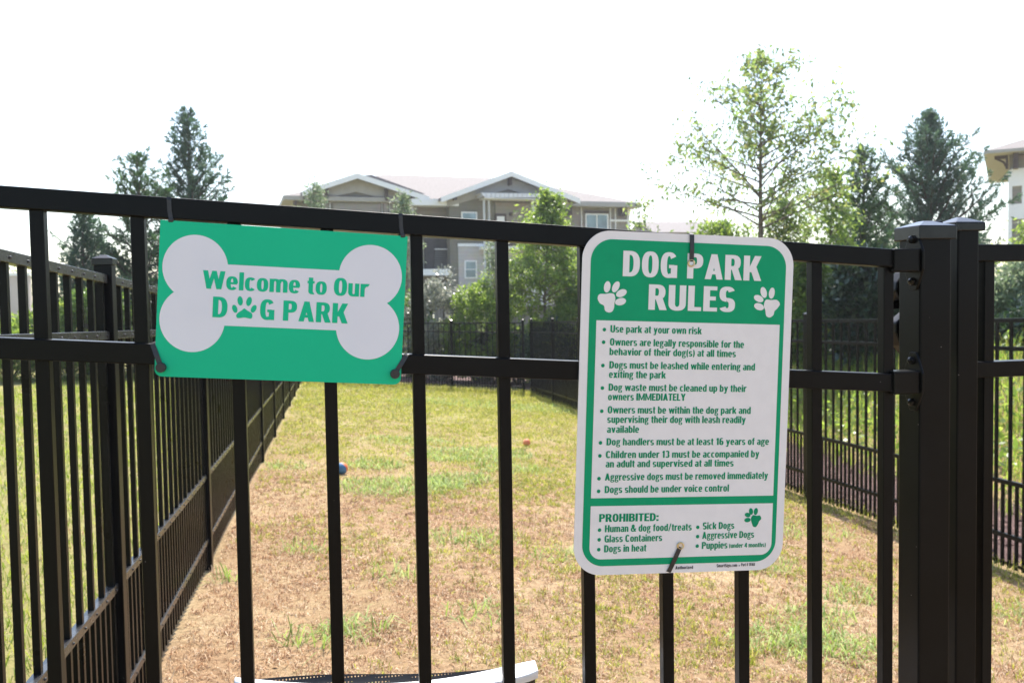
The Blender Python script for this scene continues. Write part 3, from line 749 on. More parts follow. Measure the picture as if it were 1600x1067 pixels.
M['bark_dark'] = mottled('dark bark', (0.05, 0.04, 0.032), (0.11, 0.085, 0.065), 14, 0.9, 0.6)
M['cedar'] = leafmat('cedar sprays', [(0.030, 0.060, 0.042), (0.042, 0.082, 0.054), (0.060, 0.105, 0.064), (0.08, 0.125, 0.068)], 0.34)
M['cedar_green'] = leafmat('green cedar sprays', [(0.022, 0.052, 0.026), (0.04, 0.085, 0.032), (0.07, 0.125, 0.045)], 0.33)
M['oak'] = leafmat('oak leaves', [(0.07, 0.11, 0.04), (0.11, 0.165, 0.055), (0.15, 0.21, 0.075), (0.20, 0.20, 0.08)], 0.55)
M['bright'] = leafmat('bright leaves', [(0.07, 0.12, 0.03), (0.13, 0.20, 0.045), (0.20, 0.27, 0.07)], 0.5, 0.38, 0.5)
M['mid'] = leafmat('mid green leaves', [(0.05, 0.095, 0.025), (0.085, 0.15, 0.035), (0.12, 0.19, 0.05)], 0.48, 0.38, 0.5)
M['dark'] = leafmat('dark glossy leaves', [(0.014, 0.034, 0.016), (0.024, 0.05, 0.022), (0.04, 0.07, 0.03)], 0.22, 0.3, 0.6)
M['silver'] = leafmat('silvery leaves', [(0.10, 0.12, 0.085), (0.20, 0.21, 0.17), (0.33, 0.33, 0.28)], 0.3, 0.35, 0.7)
M['pale'] = leafmat('pale blue green leaves', [(0.08, 0.12, 0.07), (0.14, 0.19, 0.11), (0.20, 0.24, 0.15)], 0.35)

def conifer(label, cx, cy, ztop, rad, m, seed, zbase=None, group='conifers beyond the fences', dens=1.0, up=(0.2, 0.7), pw=0.9, spray=0.3):
    rng = np.random.default_rng(seed); zg = float(gz(cx, cy)); H = ztop-zg
    t = thing('conifer_tree', label, 'tree', group, (cx, cy, zg))
    tr = MB(); pts = [(0.03*math.sin(i*1.7)*H*0.1, 0.03*math.cos(i*1.3)*H*0.1, H*i/9) for i in range(10)]
    tr.tube(pts, [max(0.012, 0.028*H*(1-i/9.3)) for i in range(10)], 8)
    B, Dv, Nn, Ls, Ws = [], [], [], [], []
    nb = int(26*H*dens)
    for i in range(nb):
        f = (i+rng.uniform(0, 1))/nb; z = H*(0.06+0.93*f)
        L = rad*((1-f)**pw)*rng.choice([0.6, 0.85, 1.0, 1.2])*rng.uniform(0.8, 1.12)+0.05
        az = i*2.39996+rng.uniform(-.5, .5); el = rng.uniform(*up)+0.35*f
        dv = np.array([math.cos(az)*math.cos(el), math.sin(az)*math.cos(el), math.sin(el)])
        o = np.array([0, 0, z]); ns = max(4, int(L/0.062))
        tip = o+dv*L+np.array([0, 0, 0.12*L])
        if L > 0.25: tr.tube([o, o+dv*L*0.5, tip], [0.02*L+0.004, 0.012*L+0.003, 0.003], 5, cap=False)
        for k in range(ns):
            s = 0.18+0.82*(k+rng.uniform(0, 1))/ns
            p = o+dv*L*s+np.array([0, 0, 0.12*L*s*s])
            side = rng.normal(size=3)*0.55; sdv = dv*0.8+side+np.array([0, 0, 0.25]); sdv /= np.linalg.norm(sdv)
            sl = min(spray, 0.12+0.3*L)*(0.45+0.75*(1-s))*rng.uniform(0.7, 1.3)
            nl = 9
            q = np.linspace(0.05, 1, nl)[:, None]
            B.append(p+sdv*sl*q); dd = sdv*0.9+rng.normal(size=(nl, 3))*0.45; Dv.append(dd); Nn.append(rng.normal(size=(nl, 3)))
            Ls.append(rng.uniform(0.10, 0.2, nl)*spray/0.3*(1.15-0.5*q[:, 0])); Ws.append(rng.uniform(0.022, 0.045, nl)*spray/0.3)
    tr.build('trunk', M['bark_dark'], t, smooth=True)
    leaves('crown', np.concatenate(B), np.concatenate(Dv), np.concatenate(Nn), np.concatenate(Ls), np.concatenate(Ws), m, t)
    return t
def broadleaf(name, label, cx, cy, ztop, rad, zlow, m, seed, group, nbr=40, leaf=0.09, per=26, prof=None, bark='bark', trunk_r=None, spread=0.16, el=(0.15, 0.8), cat='tree', sag=0.0):
    """tapered trunk, limbs, twigs and leaves round the twigs"""
    rng = np.random.default_rng(seed); zg = float(gz(cx, cy)); H = ztop-zg; zl = zlow-zg
    t = thing(name, label, cat, group, (cx, cy, zg))
    tr = MB(); bend = rng.normal(size=2)*0.012*H
    def tp(f): return np.array([bend[0]*math.sin(f*PI*1.5), bend[1]*math.sin(f*PI*1.2), H*f])
    r0 = trunk_r or 0.012*H
    tr.tube([tp(i/12) for i in range(13)], [max(0.004, r0*(1-i/12.4)) for i in range(13)], 8)
    prof = prof or (lambda f: (math.sin(PI*min(1, 0.12+f*0.86)))**0.7*(1-0.45*f))
    P_ = []
    for i in range(nbr):
        f = (i+rng.uniform(0, 1))/nbr; z = zl+(H-zl)*f*0.96
        o = tp(z/H); az = i*2.39996+rng.uniform(-.6, .6); e = rng.uniform(*el)+0.3*f
        L = max(0.12, rad*prof(f)*rng.uniform(0.5, 1.15))
        dv = np.array([math.cos(az)*math.cos(e), math.sin(az)*math.cos(e), math.sin(e)])
        side = np.cross(dv, [0, 0, 1.0]); wob = rng.normal()*0.12
        pts = [o+dv*L*s+side*wob*L*math.sin(s*PI)+np.array([0, 0, -sag*L*s*s]) for s in (0, 0.35, 0.7, 1.0)]
        rb = max(0.004, r0*0.42*(1-z/H*0.75)); tr.tube(pts, [rb, rb*0.7, rb*0.45, 0.002], 5, cap=False)
        ntw = max(3, int(L/0.16))
        for k in range(ntw):
            s = rng.uniform(0.3, 1.0)**0.8; a = pts[0]+(pts[3]-pts[0])*s+side*wob*L*math.sin(s*PI)
            td = dv*0.55+rng.normal(size=3)*0.6+np.array([0, 0, 0.15]); td /= np.linalg.norm(td)
            tl = L*rng.uniform(0.14, 0.34)+0.08; b = a+td*tl
            tr.tube([a, (a+b)/2+rng.normal(size=3)*0.02, b], [rb*0.35, rb*0.25, 0.0015], 4, cap=False)
            P_ += [(a+(b-a)*rng.uniform(0.25, 1.08), td) for _ in range(per)]
    tr.build('trunk', M[bark], t, smooth=True)
    n = len(P_); pos = np.array([p for p, _ in P_])+rng.normal(size=(n, 3))*spread*np.array([1, 1, 0.8])*rng.uniform(0.2, 1, (n, 1)); td = np.array([d for _, d in P_])
    dirs = td*0.5+rng.normal(size=(n, 3))*0.7+np.array([0, 0, -0.25])
    nr = rng.normal(size=(n, 3))*0.6+np.array([0, 0, 1.0])
    leaves('crown', pos, dirs, nr, leaf*rng.uniform(0.6, 1.3, n), leaf*0.48*rng.uniform(0.7, 1.2, n), m, t)
    return t
def shrub(label, cx, cy, z0, z1, rx, ry, m, seed, group, n=6000, leaf=0.07, clump=0.22, name='shrub', clumps=60):
    rng = np.random.default_rng(seed); zg = min(float(gz(cx, cy)), z0); t = thing(name, label, 'shrub', group, (cx, cy, zg))
    h = z1-zg; st = MB(); C = []
    for i in range(clumps):
        u = unit(rng, 1)[0]; r = rng.uniform(0.45, 1.0)**0.6
        c = np.array([u[0]*rx*r, u[1]*ry*r, h*(0.5+0.46*u[2]*r)]); C.append(c)
        if i % 3 == 0: st.tube([(c[0]*0.1, c[1]*0.1, 0), (c[0]*0.55, c[1]*0.55, c[2]*0.5), tuple(c)], [0.016, 0.011, 0.004], 5, cap=False)
    C = np.array(C); k = rng.integers(0, clumps, n); sz = rng.uniform(0.5, 1.25, clumps)[k][:, None]*clump
    off = unit(rng, n)*rng.uniform(0.35, 1, (n, 1))**0.5*sz
    pos = C[k]+off; pos[:, 2] = np.maximum(pos[:, 2], 0.02)
    dirs = off/clump+rng.normal(size=(n, 3))*0.6+np.array([0, 0, 0.25])
    st.build('stem', M['bark_dark'], t, smooth=True)
    leaves('foliage', pos, dirs, rng.normal(size=(n, 3))*0.7+np.array([0, 0, 1.0]), leaf*rng.uniform(0.6, 1.3, n), leaf*0.5*rng.uniform(0.7, 1.2, n), m, t)
    return t
def mpp(Y): return (Y+CD)/F_PX       # metres per photo pixel at depth Y

CG = 'conifers beyond the fences'
def con(label, px, ytop, half, Y, m, seed, **kw):
    p = at(px, ytop, Y); return conifer(label, p[0], Y, p[2], half*mpp(Y), m, seed, **kw)
con('tall dark conifer whose top stands above the rail over the welcome sign', 293, 172, 132, 24, M['cedar'], 11, pw=0.8, dens=0.8)
con('thin open conifer beside the taller one at the left behind the fence', 213, 246, 118, 22.5, M['cedar_green'], 12, pw=0.62, dens=0.62)
con('short dark conifer left of the other two above the left fence', 128, 336, 60, 21, M['cedar'], 13, pw=0.55, dens=1.3)
con('broad dark conifer at the right behind the thick capped posts', 1453, 174, 180, 21, M['cedar'], 14, pw=0.86, dens=1.1)
con('slim green conifer between the airy oak and the broad conifer', 1350, 234, 82, 19, M['cedar_green'], 15, pw=0.6, dens=1.0)
def brd(name, label, px, ytop, half, ylow, Y, m, seed, group, **kw):
    p = at(px, ytop, Y); q = at(px, ylow, Y); return broadleaf(name, label, p[0], Y, p[2], half*mpp(Y), q[2], m, seed, group, **kw)
TGp = 'young leafy trees beyond the fences'
brd('oak_tree', 'tall airy young oak with sky showing through its crown right of centre', 1190, 88, 215, 360, 13.5, M['oak'], 21, TGp, nbr=60, leaf=0.10, per=17, spread=0.10, el=(0.08, 0.62),
    prof=lambda f: ((1.0-f)**0.78+0.05)*(0.8+0.2*min(1, f*4)), trunk_r=0.075)
brd('young_tree', 'bright cone shaped young tree in front of the apartment building', 852, 302, 84, 480, 20.2, M['bright'], 22, TGp, nbr=120, leaf=0.115, per=20, prof=lambda f: (1.0-f)**0.8+0.06, spread=0.15, el=(0.0, 0.5), trunk_r=0.05)
brd('young_tree', 'thin wispy sapling left of the cone shaped tree behind the far fence', 772, 385, 34, 500, 20, M['pale'], 23, TGp, nbr=46, leaf=0.08, per=9, prof=lambda f: 1.0-0.6*f, spread=0.10, trunk_r=0.03)
brd('young_tree', 'leafy treetop in front of the left gable of the apartment building', 496, 286, 34, 420, 30, M['pale'], 24, TGp, nbr=40, leaf=0.14, per=12, trunk_r=0.06)
brd('young_tree', 'small treetop between the two gables of the apartment building', 632, 300, 34, 440, 29, M['pale'], 25, TGp, nbr=40, leaf=0.14, per=12, trunk_r=0.06)
brd('young_tree', 'bright leafy tree right of the airy oak beside the slim conifer', 1296, 262, 62, 470, 16.5, M['bright'], 26, TGp, nbr=70, leaf=0.11, per=16, trunk_r=0.05)
brd('young_tree', 'low bright tree behind the top edge of the rules sign', 1128, 350, 80, 470, 18, M['bright'], 27, TGp, nbr=70, leaf=0.11, per=14, trunk_r=0.05)
brd('young_tree', 'low leafy tree under the airy oak crown', 1222, 318, 84, 480, 15.5, M['oak'], 28, TGp, nbr=80, leaf=0.10, per=15, trunk_r=0.05)
brd('young_tree', 'pale leafy tree at the right edge beyond the gate', 1612, 352, 68, 520, 14, M['bright'], 29, TGp, nbr=70, leaf=0.10, per=16, trunk_r=0.05)
brd('young_tree', 'drooping leafy twigs just right of the apartment building', 1004, 318, 26, 400, 15, M['oak'], 30, TGp, nbr=16, leaf=0.09, per=7, trunk_r=0.03)
SG = 'shrubs beyond the fences'
def shr(label, px, ytop, half, ybase, Y, m, seed, n=6000, leaf=0.08, clump=0.24, depth=1.0, clumps=60, name='shrub'):
    p = at(px, ytop, Y); q = at(px, ybase, Y); rx = half*mpp(Y)
    return shrub(label, p[0], Y, q[2], p[2], rx, rx*depth, m, seed, SG, n, leaf, clump, name, clumps)
shr('silvery grey shrub behind the far fence under the stairwell', 690, 424, 60, 600, 20.5, M['silver'], 41, 16000, 0.085, 0.22, 0.8, 110)
shr('yellow green shrub between the silvery shrub and the wispy sapling', 745, 440, 52, 600, 19.9, M['bright'], 42, 12000, 0.09)
shr('dark green shrub behind the left part of the far fence', 648, 455, 44, 600, 21.2, M['mid'], 43, 11000, 0.09)
shr('dark shrub low behind the middle of the far fence', 772, 505, 60, 610, 20.4, M['dark'], 44, 9000, 0.08, 0.2, 0.6, 80)
shr('dense bright shrub left of the cone shaped tree foot', 806, 444, 52, 600, 20.4, M['bright'], 45, 14000, 0.09)
shr('bright shrub right of the cone shaped tree beside the rules sign', 898, 440, 56, 590, 19.6, M['bright'], 46, 14000, 0.09)
shr('low dark shrub behind the right corner of the far fence', 860, 500, 55, 612, 18.9, M['dark'], 47, 8000, 0.08, 0.2, 0.6, 80)
shr('dark broad leaved shrub behind the right fence next to the rules sign', 1268, 388, 66, 560, 12.2, M['bright'], 48, 14000, 0.10, 0.22, 0.8, 80)
shr('glossy dark shrub behind the right fence between the pickets and the post', 1352, 392, 60, 566, 10.8, M['dark'], 49, 9000, 0.12, 0.22, 0.8, 80)
shr('dark shrub behind the thick capped posts', 1440, 380, 72, 560, 11.6, M['dark'], 50, 9000, 0.11, 0.22, 0.8, 80)
shr('pale green shrub seen through the gate at the right edge', 1590, 400, 62, 540, 9.6, M['pale'], 51, 9000, 0.07, 0.18, 0.8, 90)
shr('dark shrub low behind the gate at the right edge', 1600, 480, 46, 560, 8.8, M['dark'], 52, 7000, 0.07, 0.16, 0.8, 70)
shr('bright hedge bush at the far left edge beyond the lawn', 10, 500, 60, 572, 19, M['bright'], 53, 7000, 0.09)
shr('bright bush beyond the lawn between the first pickets of the left fence', 82, 470, 62, 572, 19.4, M['bright'], 54, 8000, 0.09)
shr('leafy green bush beyond the lawn left of the capped left post', 150, 440, 54, 572, 19.2, M['mid'], 55, 8000, 0.09)
shr('dark bush beyond the lawn right of the capped left post', 212, 430, 62, 575, 20, M['dark'], 56, 8000, 0.09)
shr('dark bush beyond the lawn hidden mostly by the welcome sign', 320, 440, 90, 580, 22, M['dark'], 57, 9000, 0.1, 0.28, 0.7, 80)
shr('rounded far tree crown over the pale wall at the left edge', -30, 400, 70, 470, 48, M['mid'], 58, 7000, 0.16, 0.6)

# ------------------------------------------------------------------ grass
def blades(name, x, y, h, lean, w, m, seed, bend=0.5):
    rng = np.random.default_rng(seed); n = len(x); z = gz(x, y)-0.003
    az = rng.uniform(0, 2*PI, n); d = np.stack([np.cos(az), np.sin(az), np.zeros(n)], 1)
    s = np.stack([-np.sin(az), np.cos(az), np.zeros(n)], 1); fz_ = rng.uniform(0, 2*PI, n); s = s*np.cos(fz_)[:, None]+d*np.sin(fz_)[:, None]*0.9
    b = np.stack([x, y, z], 1); ln = (lean*rng.uniform(0.2, 1.4, n))[:, None]; h = h[:, None]; w = np.broadcast_to(w, (n,))[:, None]
    mid = b+np.array([0, 0, 1.0])*h*0.6*np.sqrt(np.clip(1-ln*ln*0.25, 0.05, 1))+d*h*ln*0.35
    tip = b+np.array([0, 0, 1.0])*h*np.clip(1-ln*bend, 0.08, 1)+d*h*ln*1.0
    v = np.stack([b-s*w/2, b+s*w/2, mid+s*w*0.4, mid-s*w*0.4, tip], 1).reshape(-1, 3)
    me = bpy.data.meshes.new(name); me.vertices.add(5*n); me.vertices.foreach_set('co', v.ravel())
    i0 = np.arange(n, dtype=np.int32)*5
    lp = np.stack([i0, i0+1, i0+2, i0+3, i0+3, i0+2, i0+4], 1).ravel()
    me.loops.add(7*n); me.loops.foreach_set('vertex_index', lp)
    st = np.stack([np.arange(n)*7, np.arange(n)*7+4], 1).ravel().astype(np.int32)
    me.polygons.add(2*n); me.polygons.foreach_set('loop_start', st)
    try: me.polygons.foreach_set('loop_total', np.tile(np.array([4, 3], np.int32), n))
    except Exception: pass
    me.update(calc_edges=True); me.materials.append(m)
    o = bpy.data.objects.new(name, me); COL.objects.link(o); return stuff(o)
M['straw'] = leafmat('dry grass', [(0.22, 0.12, 0.07), (0.40, 0.255, 0.145), (0.53, 0.38, 0.235), (0.65, 0.54, 0.39)], 0.25, 0.7, 0.2, 1.4)
M['grass'] = leafmat('green grass', [(0.13, 0.16, 0.03), (0.21, 0.25, 0.045), (0.30, 0.32, 0.075), (0.38, 0.34, 0.12)], 0.45, 0.5, 0.3, 1.8)
M['lawn'] = leafmat('lawn grass', [(0.09, 0.15, 0.025), (0.16, 0.23, 0.04), (0.23, 0.29, 0.06), (0.30, 0.31, 0.09)], 0.45, 0.5, 0.3, 1.8)
M['tuft'] = leafmat('crabgrass', [(0.16, 0.25, 0.06), (0.24, 0.33, 0.10), (0.36, 0.43, 0.19)], 0.42, 0.55, 0.2, 1.6)
M['weed'] = leafmat('tall weeds', [(0.09, 0.16, 0.03), (0.15, 0.24, 0.045), (0.23, 0.31, 0.075), (0.32, 0.30, 0.10)], 0.55, 0.5, 0.3, 1.9)
rng = np.random.default_rng(5)
def vnoise(x, y, s, seed):
    r = np.random.default_rng(seed); o = np.zeros_like(x); 
    for k in range(5):
        a = r.uniform(0, 2*PI); f = s*(1.0+0.5*k); o += np.sin((x*math.cos(a)+y*math.sin(a))*f+r.uniform(0, 6))*np.cos((x*math.sin(a)-y*math.cos(a))*f*0.8+r.uniform(0, 6))
    return o/2.2
def scatter(n, x0, x1, y0, y1, power):
    y = y0+(y1-y0)*rng.uniform(0, 1, n)**power; return rng.uniform(x0, x1, n), y
def pen(n, y0, y1, power, per, rad):
    """blades stand in small tufts"""
    x, y = scatter(n, XL, XR-0.03, y0, y1, power)
    f = 0.55+0.45*vnoise(x, y, 2.6, 1)+0.4*vnoise(x, y, 8, 2)+0.3*vnoise(x, y, 21, 12)-0.45*np.exp(-(x-lx(y))/0.28)*(1-smooth(4, 9, y))
    k = (rng.uniform(0, 1, n) < np.maximum(f, 0.34)) & (y < 18.4-0.315*(x-XL))
    x, y = x[k], y[k]; m_ = len(x); hh = rng.uniform(0.55, 1.35, m_)*(1+0.3*np.clip(vnoise(x, y, 5, 4), -0.7, 1.5)); tone = rng.uniform(0, 1, m_)
    x = np.repeat(x, per)+rng.normal(size=m_*per)*rad; y = np.repeat(y, per)+rng.normal(size=m_*per)*rad; hh = np.repeat(hh, per); tone = np.repeat(tone, per)
    k = (x > lx(y)+0.004) & (x < XR-0.02)
    return x[k], y[k], hh[k], tone[k]
a1 = pen(58000, 0.15, 6.5, 1.3, 9, 0.014); a2 = pen(34000, 6.5, 18.4, 1.25, 6, 0.03)
x, y, hh, tone = [np.concatenate([p_, q_]) for p_, q_ in zip(a1, a2)]
gfrac = 0.19+0.66*smooth(3.5, 9.5, y)+0.26*np.clip(vnoise(x, y, 1.1, 3), -0.3, 1)+0.12*smooth(1.5, 4, x)-0.10*(1-smooth(0.2, 1.6, x))
isg = tone*0.8+0.2*rng.uniform(0, 1, len(x)) < gfrac
xs, ys = x[~isg], y[~isg]
blades('dry_grass', xs, ys, rng.uniform(0.012, 0.038, len(xs))*hh[~isg], 1.3, 0.0026+0.0006*ys**0.8, M['straw'], 61, 0.62)
xg, yg = x[isg], y[isg]
blades('green_grass', xg, yg, rng.uniform(0.016, 0.046, len(xg))*hh[isg]*(1+0.5*smooth(9, 15, yg)), 1.05, 0.003+0.0007*yg**0.8, M['grass'], 62)
# crabgrass clumps, flat and glossy
tx, ty, th_ = [], [], []
for (px, py, r, n) in ((622, 762, 0.42, 900), (700, 752, 0.30, 500), (735, 712, 0.5, 1000), (585, 728, 0.22, 260), (800, 735, 0.3, 300), (505, 1000, 0.14, 90), (560, 985, 0.12, 60), (735, 845, 0.25, 200), (640, 690, 0.4, 300),
                       (1235, 1005, 0.22, 300), (1300, 1010, 0.2, 240), (1275, 965, 0.16, 150), (1180, 885, 0.2, 200), (900, 870, 0.2, 130), (1330, 930, 0.2, 160), (1250, 830, 0.3, 200), (860, 640, 0.7, 700), (700, 630, 0.8, 700),
                       (340, 905, 0.1, 40), (262, 1010, 0.05, 24), (1580, 880, 0.3, 300), (1590, 960, 0.25, 120), (440, 730, 0.2, 110), (760, 960, 0.15, 60), (620, 905, 0.12, 40), (480, 860, 0.12, 40)):
    g0 = on_plane(px, py, (0.069, 0.019, 1), (-0.31, 0, 0.02))
    nn = n; rr = r*np.sqrt(rng.uniform(0, 1, nn)); aa = rng.uniform(0, 2*PI, nn)
    tx.append(g0[0]+rr*np.cos(aa)*1.3); ty.append(g0[1]+rr*np.sin(aa)); th_.append(rng.uniform(0.05, 0.15, nn)*(0.8 if n > 100 else 1.0))
tx, ty, th_ = np.concatenate(tx), np.concatenate(ty), np.concatenate(th_)
k = (tx > XL+0.03) & (tx < XR-0.05); tx, ty, th_ = tx[k], ty[k], th_[k]
blades('crabgrass', tx, ty, th_, 1.45, 0.0055+0.0004*ty, M['tuft'], 63, 0.68)
# lawn left of the left fence
x, y = scatter(110000, -5.5, XL-0.06, 0.3, 22, 1.6)
isg = rng.uniform(0, 1, len(x)) < 0.8+0.3*vnoise(x, y, 1.5, 8)
blades('lawn_grass', x[isg], y[isg], rng.uniform(0.03, 0.085, isg.sum()), 0.8, 0.004+0.0006*y[isg]**0.8, M['lawn'], 64)
blades('dry_grass', x[~isg], y[~isg], rng.uniform(0.02, 0.06, (~isg).sum()), 1.0, 0.003+0.0005*y[~isg]**0.8, M['straw'], 65)
# weeds on the bank behind the right fence
x, y = scatter(60000, XR+1.1, XR+7.5, 0.5, 19, 1.1)
k = (rng.uniform(0, 1, len(x)) < 0.35+0.65*smooth(XR+1.2, XR+2.3, x)+0.2*vnoise(x, y, 2, 9))
x, y = x[k], y[k]
blades('weeds', x, y, rng.uniform(0.12, 0.5, len(x))*(0.6+0.5*smooth(XR+1.5, XR+3.5, x)), 0.6, 0.008, M['weed'], 66)
x = XR+rng.normal(size=3500)*0.08; y = rng.uniform(0.6, 17, 3500)
blades('fence_line_grass', x-0.02, y, rng.uniform(0.04, 0.16, 3500), 0.8, 0.005, M['grass'], 67)
x = np.array([]); 
fx = rng.uniform(0, 1, 3000); x = fl0[0]+(fr0[0]-fl0[0])*fx; y = fl0[1]+(fr0[1]-fl0[1])*fx-rng.uniform(0, 0.4, 3000)
blades('fence_line_grass', x, y, rng.uniform(0.06, 0.18, 3000), 0.7, 0.008, M['grass'], 68)
n = 26000; x = rng.uniform(XR+1.5, XR+6.5, n); y = 0.6+18*rng.uniform(0, 1, n)
k = vnoise(x, y, 1.3, 31)+0.4*vnoise(x, y, 4, 32) > -0.15; x, y = x[k], y[k]; n = len(x); hh = rng.uniform(0.05, 0.5, n)*(0.5+0.5*np.clip(vnoise(x, y, 1.3, 31)+0.6, 0, 1.3))
o = leaves('undergrowth', np.stack([x, y, gz(x, y)+hh], 1), rng.normal(size=(n, 3))+np.array([0, 0, 0.2]), rng.normal(size=(n, 3))*0.6+np.array([0, 0, 1.0]), rng.uniform(0.05, 0.12, n), rng.uniform(0.025, 0.06, n), M['bright']); stuff(o)
n = 260; x = rng.uniform(XL+0.05, XR-0.1, n); y = 0.2+14*rng.uniform(0, 1, n)**1.6
M['litter'] = leafmat('dead leaves', [(0.20, 0.11, 0.055), (0.32, 0.19, 0.10), (0.42, 0.28, 0.16)], 0.1, 0.7, 0.2, 1.0)
o = leaves('leaf_litter', np.stack([x, y, gz(x, y)+0.012], 1), rng.normal(size=(n, 3))*np.array([1, 1, 0.3]), rng.normal(size=(n, 3))*0.5+np.array([0, 0, 1.0]), rng.uniform(0.02, 0.05, n), rng.uniform(0.015, 0.03, n), M['litter']); stuff(o)
# loose bark chips on the mulch
n = 6000; x = rng.uniform(XR+0.14, XR+1.45, n); y = 0.5+17*rng.uniform(0, 1, n)**1.4; p = np.stack([x, y, gz(x, y)+0.024], 1)
M['chips'] = leafmat('bark chips', [(0.05, 0.028, 0.022), (0.16, 0.09, 0.075), (0.34, 0.22, 0.19)], 0.0, 0.9, 0.2)
o = leaves('mulch_chips', p, rng.normal(size=(n, 3))*np.array([1, 1, 0.25]), rng.normal(size=(n, 3))*0.4+np.array([0, 0, 1.0]), rng.uniform(0.03, 0.08, n), rng.uniform(0.012, 0.03, n), M['chips']); stuff(o)

# ------------------------------------------------------------------ balls and chair
def sphere(name, c, r, m, parent=None, seg=24, frac=None, ry=1.0):
    bm = bmesh.new(); bmesh.ops.create_uvsphere(bm, u_segments=seg, v_segments=seg//2, radius=r)
    me = bpy.data.meshes.new(name); bm.to_mesh(me); bm.free(); me.polygons.foreach_set('use_smooth', [True]*len(me.polygons)); me.materials.append(m)
    o = bpy.data.objects.new(name, me); COL.objects.link(o); o.location = c
    if parent: o.parent = parent
    return o
def ballmat(name, a, bcol, tilt):
    m, nt, b = mat(name); tc = node(nt, 'ShaderNodeTexCoord'); mp = node(nt, 'ShaderNodeMapping'); mp.inputs['Rotation'].default_value = tilt
    nt.links.new(tc.outputs['Object'], mp.inputs['Vector']); s = node(nt, 'ShaderNodeSeparateXYZ'); nt.links.new(mp.outputs[0], s.inputs[0])
    g = node(nt, 'ShaderNodeMath', operation='GREATER_THAN'); g.inputs[1].default_value = 0.006; nt.links.new(s.outputs['X'], g.inputs[0])
    mx = node(nt, 'ShaderNodeMix', data_type='RGBA'); nt.links.new(g.outputs[0], mx.inputs['Factor']); mx.inputs['A'].default_value = rgb(a); mx.inputs['B'].default_value = rgb(bcol)
    nt.links.new(mx.outputs['Result'], b.inputs['Base Color']); b.inputs['Roughness'].default_value = 0.6
    n = noise(nt, 400, 3, 0.6, tc.outputs['Object']); bump(nt, b, n.outputs[0], 0.4, 0.002); return m
def on_ground(px, py):
    p = on_plane(px, py, (0.069, 0.019, 1), (-0.31, 0, 0.02))
    for _ in range(4): p = on_plane(px, py, (0, 0, 1), (0, 0, float(gz(p[0], p[1]))))
    return p
p = on_ground(534.5, 741); r = 9.3*mpp(p[1]); o = sphere('ball', (p[0], p[1]+0.01, float(gz(p[0], p[1]))+r), r, ballmat('blue and orange rubber', (0.07, 0.19, 0.34), (0.75, 0.16, 0.04), (0, 0.45, -0.62)))
tag(o, 'blue and orange ball lying in the dry grass', 'ball')
p = on_ground(823, 697); r = 6*mpp(p[1]); o = sphere('ball', (p[0], p[1], float(gz(p[0], p[1]))+r), r, ballmat('faded orange rubber', (0.8, 0.28, 0.12), (0.75, 0.2, 0.08), (0, 0.9, 0)))
tag(o, 'small plain orange ball lying in the greener grass', 'ball')

ch = thing('sling_chair', 'white framed chair with black mesh sling just behind the fence panel', 'chair')
CY = 0.42
tl_, tr_ = at(366, 1061, CY), at(838, 1037, CY)
mid_ = (tl_+tr_)/2
def cres(f, side, z=0.0):
    p = tl_+(tr_-tl_)*f; bow = 4*f*(1-f)
    return p+np.array([0, -0.035*bow, -0.014*bow+z])
m = MB(); N = 28; pr_ = []
for i in range(N+1):
    f = i/N; c = cres(f, 0); hw = 0.004+0.014*math.sin(PI*min(1, max(0, f)))**0.4+0.014*smooth(0.6, 0.97, f); th = 0.009+0.004*f
    pr_.append((c+[0, -hw, -0.3*th], c+[0, hw*0.6, 0.004], c+[0, hw, -th], c+[0, -hw*0.8, -th*1.6]))
fs = [(0, 1, 2, 3), (4*N+3, 4*N+2, 4*N+1, 4*N)]
for i in range(N):
    for j in range(4): fs.append((4*i+j, 4*i+4+j, 4*i+4+(j+1) % 4, 4*i+(j+1) % 4))
m.add([v for r_ in pr_ for v in r_], fs); m.build('rim', M['chair_white'], ch, smooth=True, fix=True, bevel=0.002)
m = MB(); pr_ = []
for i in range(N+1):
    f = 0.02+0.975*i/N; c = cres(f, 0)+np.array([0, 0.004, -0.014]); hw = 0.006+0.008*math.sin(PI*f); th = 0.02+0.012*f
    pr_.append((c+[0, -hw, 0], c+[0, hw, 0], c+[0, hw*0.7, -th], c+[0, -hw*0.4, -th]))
m.add([v for r_ in pr_ for v in r_], fs); m.build('under_rim_shade', M['plastic'], ch, smooth=True, fix=True)  # black strip added in place of the shade under the white rim
mm_, nt, b = mat('black sling mesh'); tc = node(nt, 'ShaderNodeTexCoord')
v = node(nt, 'ShaderNodeTexVoronoi'); v.inputs['Scale'].default_value = 170; v.inputs['Randomness'].default_value = 0.0; nt.links.new(tc.outputs['Object'], v.inputs['Vector'])
lt = node(nt, 'ShaderNodeMath', operation='LESS_THAN'); lt.inputs[1].default_value = 0.24; nt.links.new(v.outputs['Distance'], lt.inputs[0])
tr = node(nt, 'ShaderNodeBsdfTransparent'); mx = node(nt, 'ShaderNodeMixShader'); nt.links.new(lt.outputs[0], mx.inputs[0]); nt.links.new(b.outputs[0], mx.inputs[1]); nt.links.new(tr.outputs[0], mx.inputs[2])
nt.links.new(mx.outputs[0], nt.nodes['Material Output'].inputs['Surface']); b.inputs['Base Color'].default_value = (0.012, 0.012, 0.014, 1); b.inputs['Roughness'].default_value = 0.7
m = MB(); vs = []
A = 24
for i in range(A+1):
    f = 0.05+0.85*i/A; p = tl_+(tr_-tl_)*f; q = cres(f, 0)
    for j in range(7):
        g_ = j/6; c = p*(1-g_)+q*g_; c = c+np.array([0, 0, 0.004*math.sin(f*PI*2.2)-0.012*math.sin(g_*PI)-0.003]); vs.append(c)
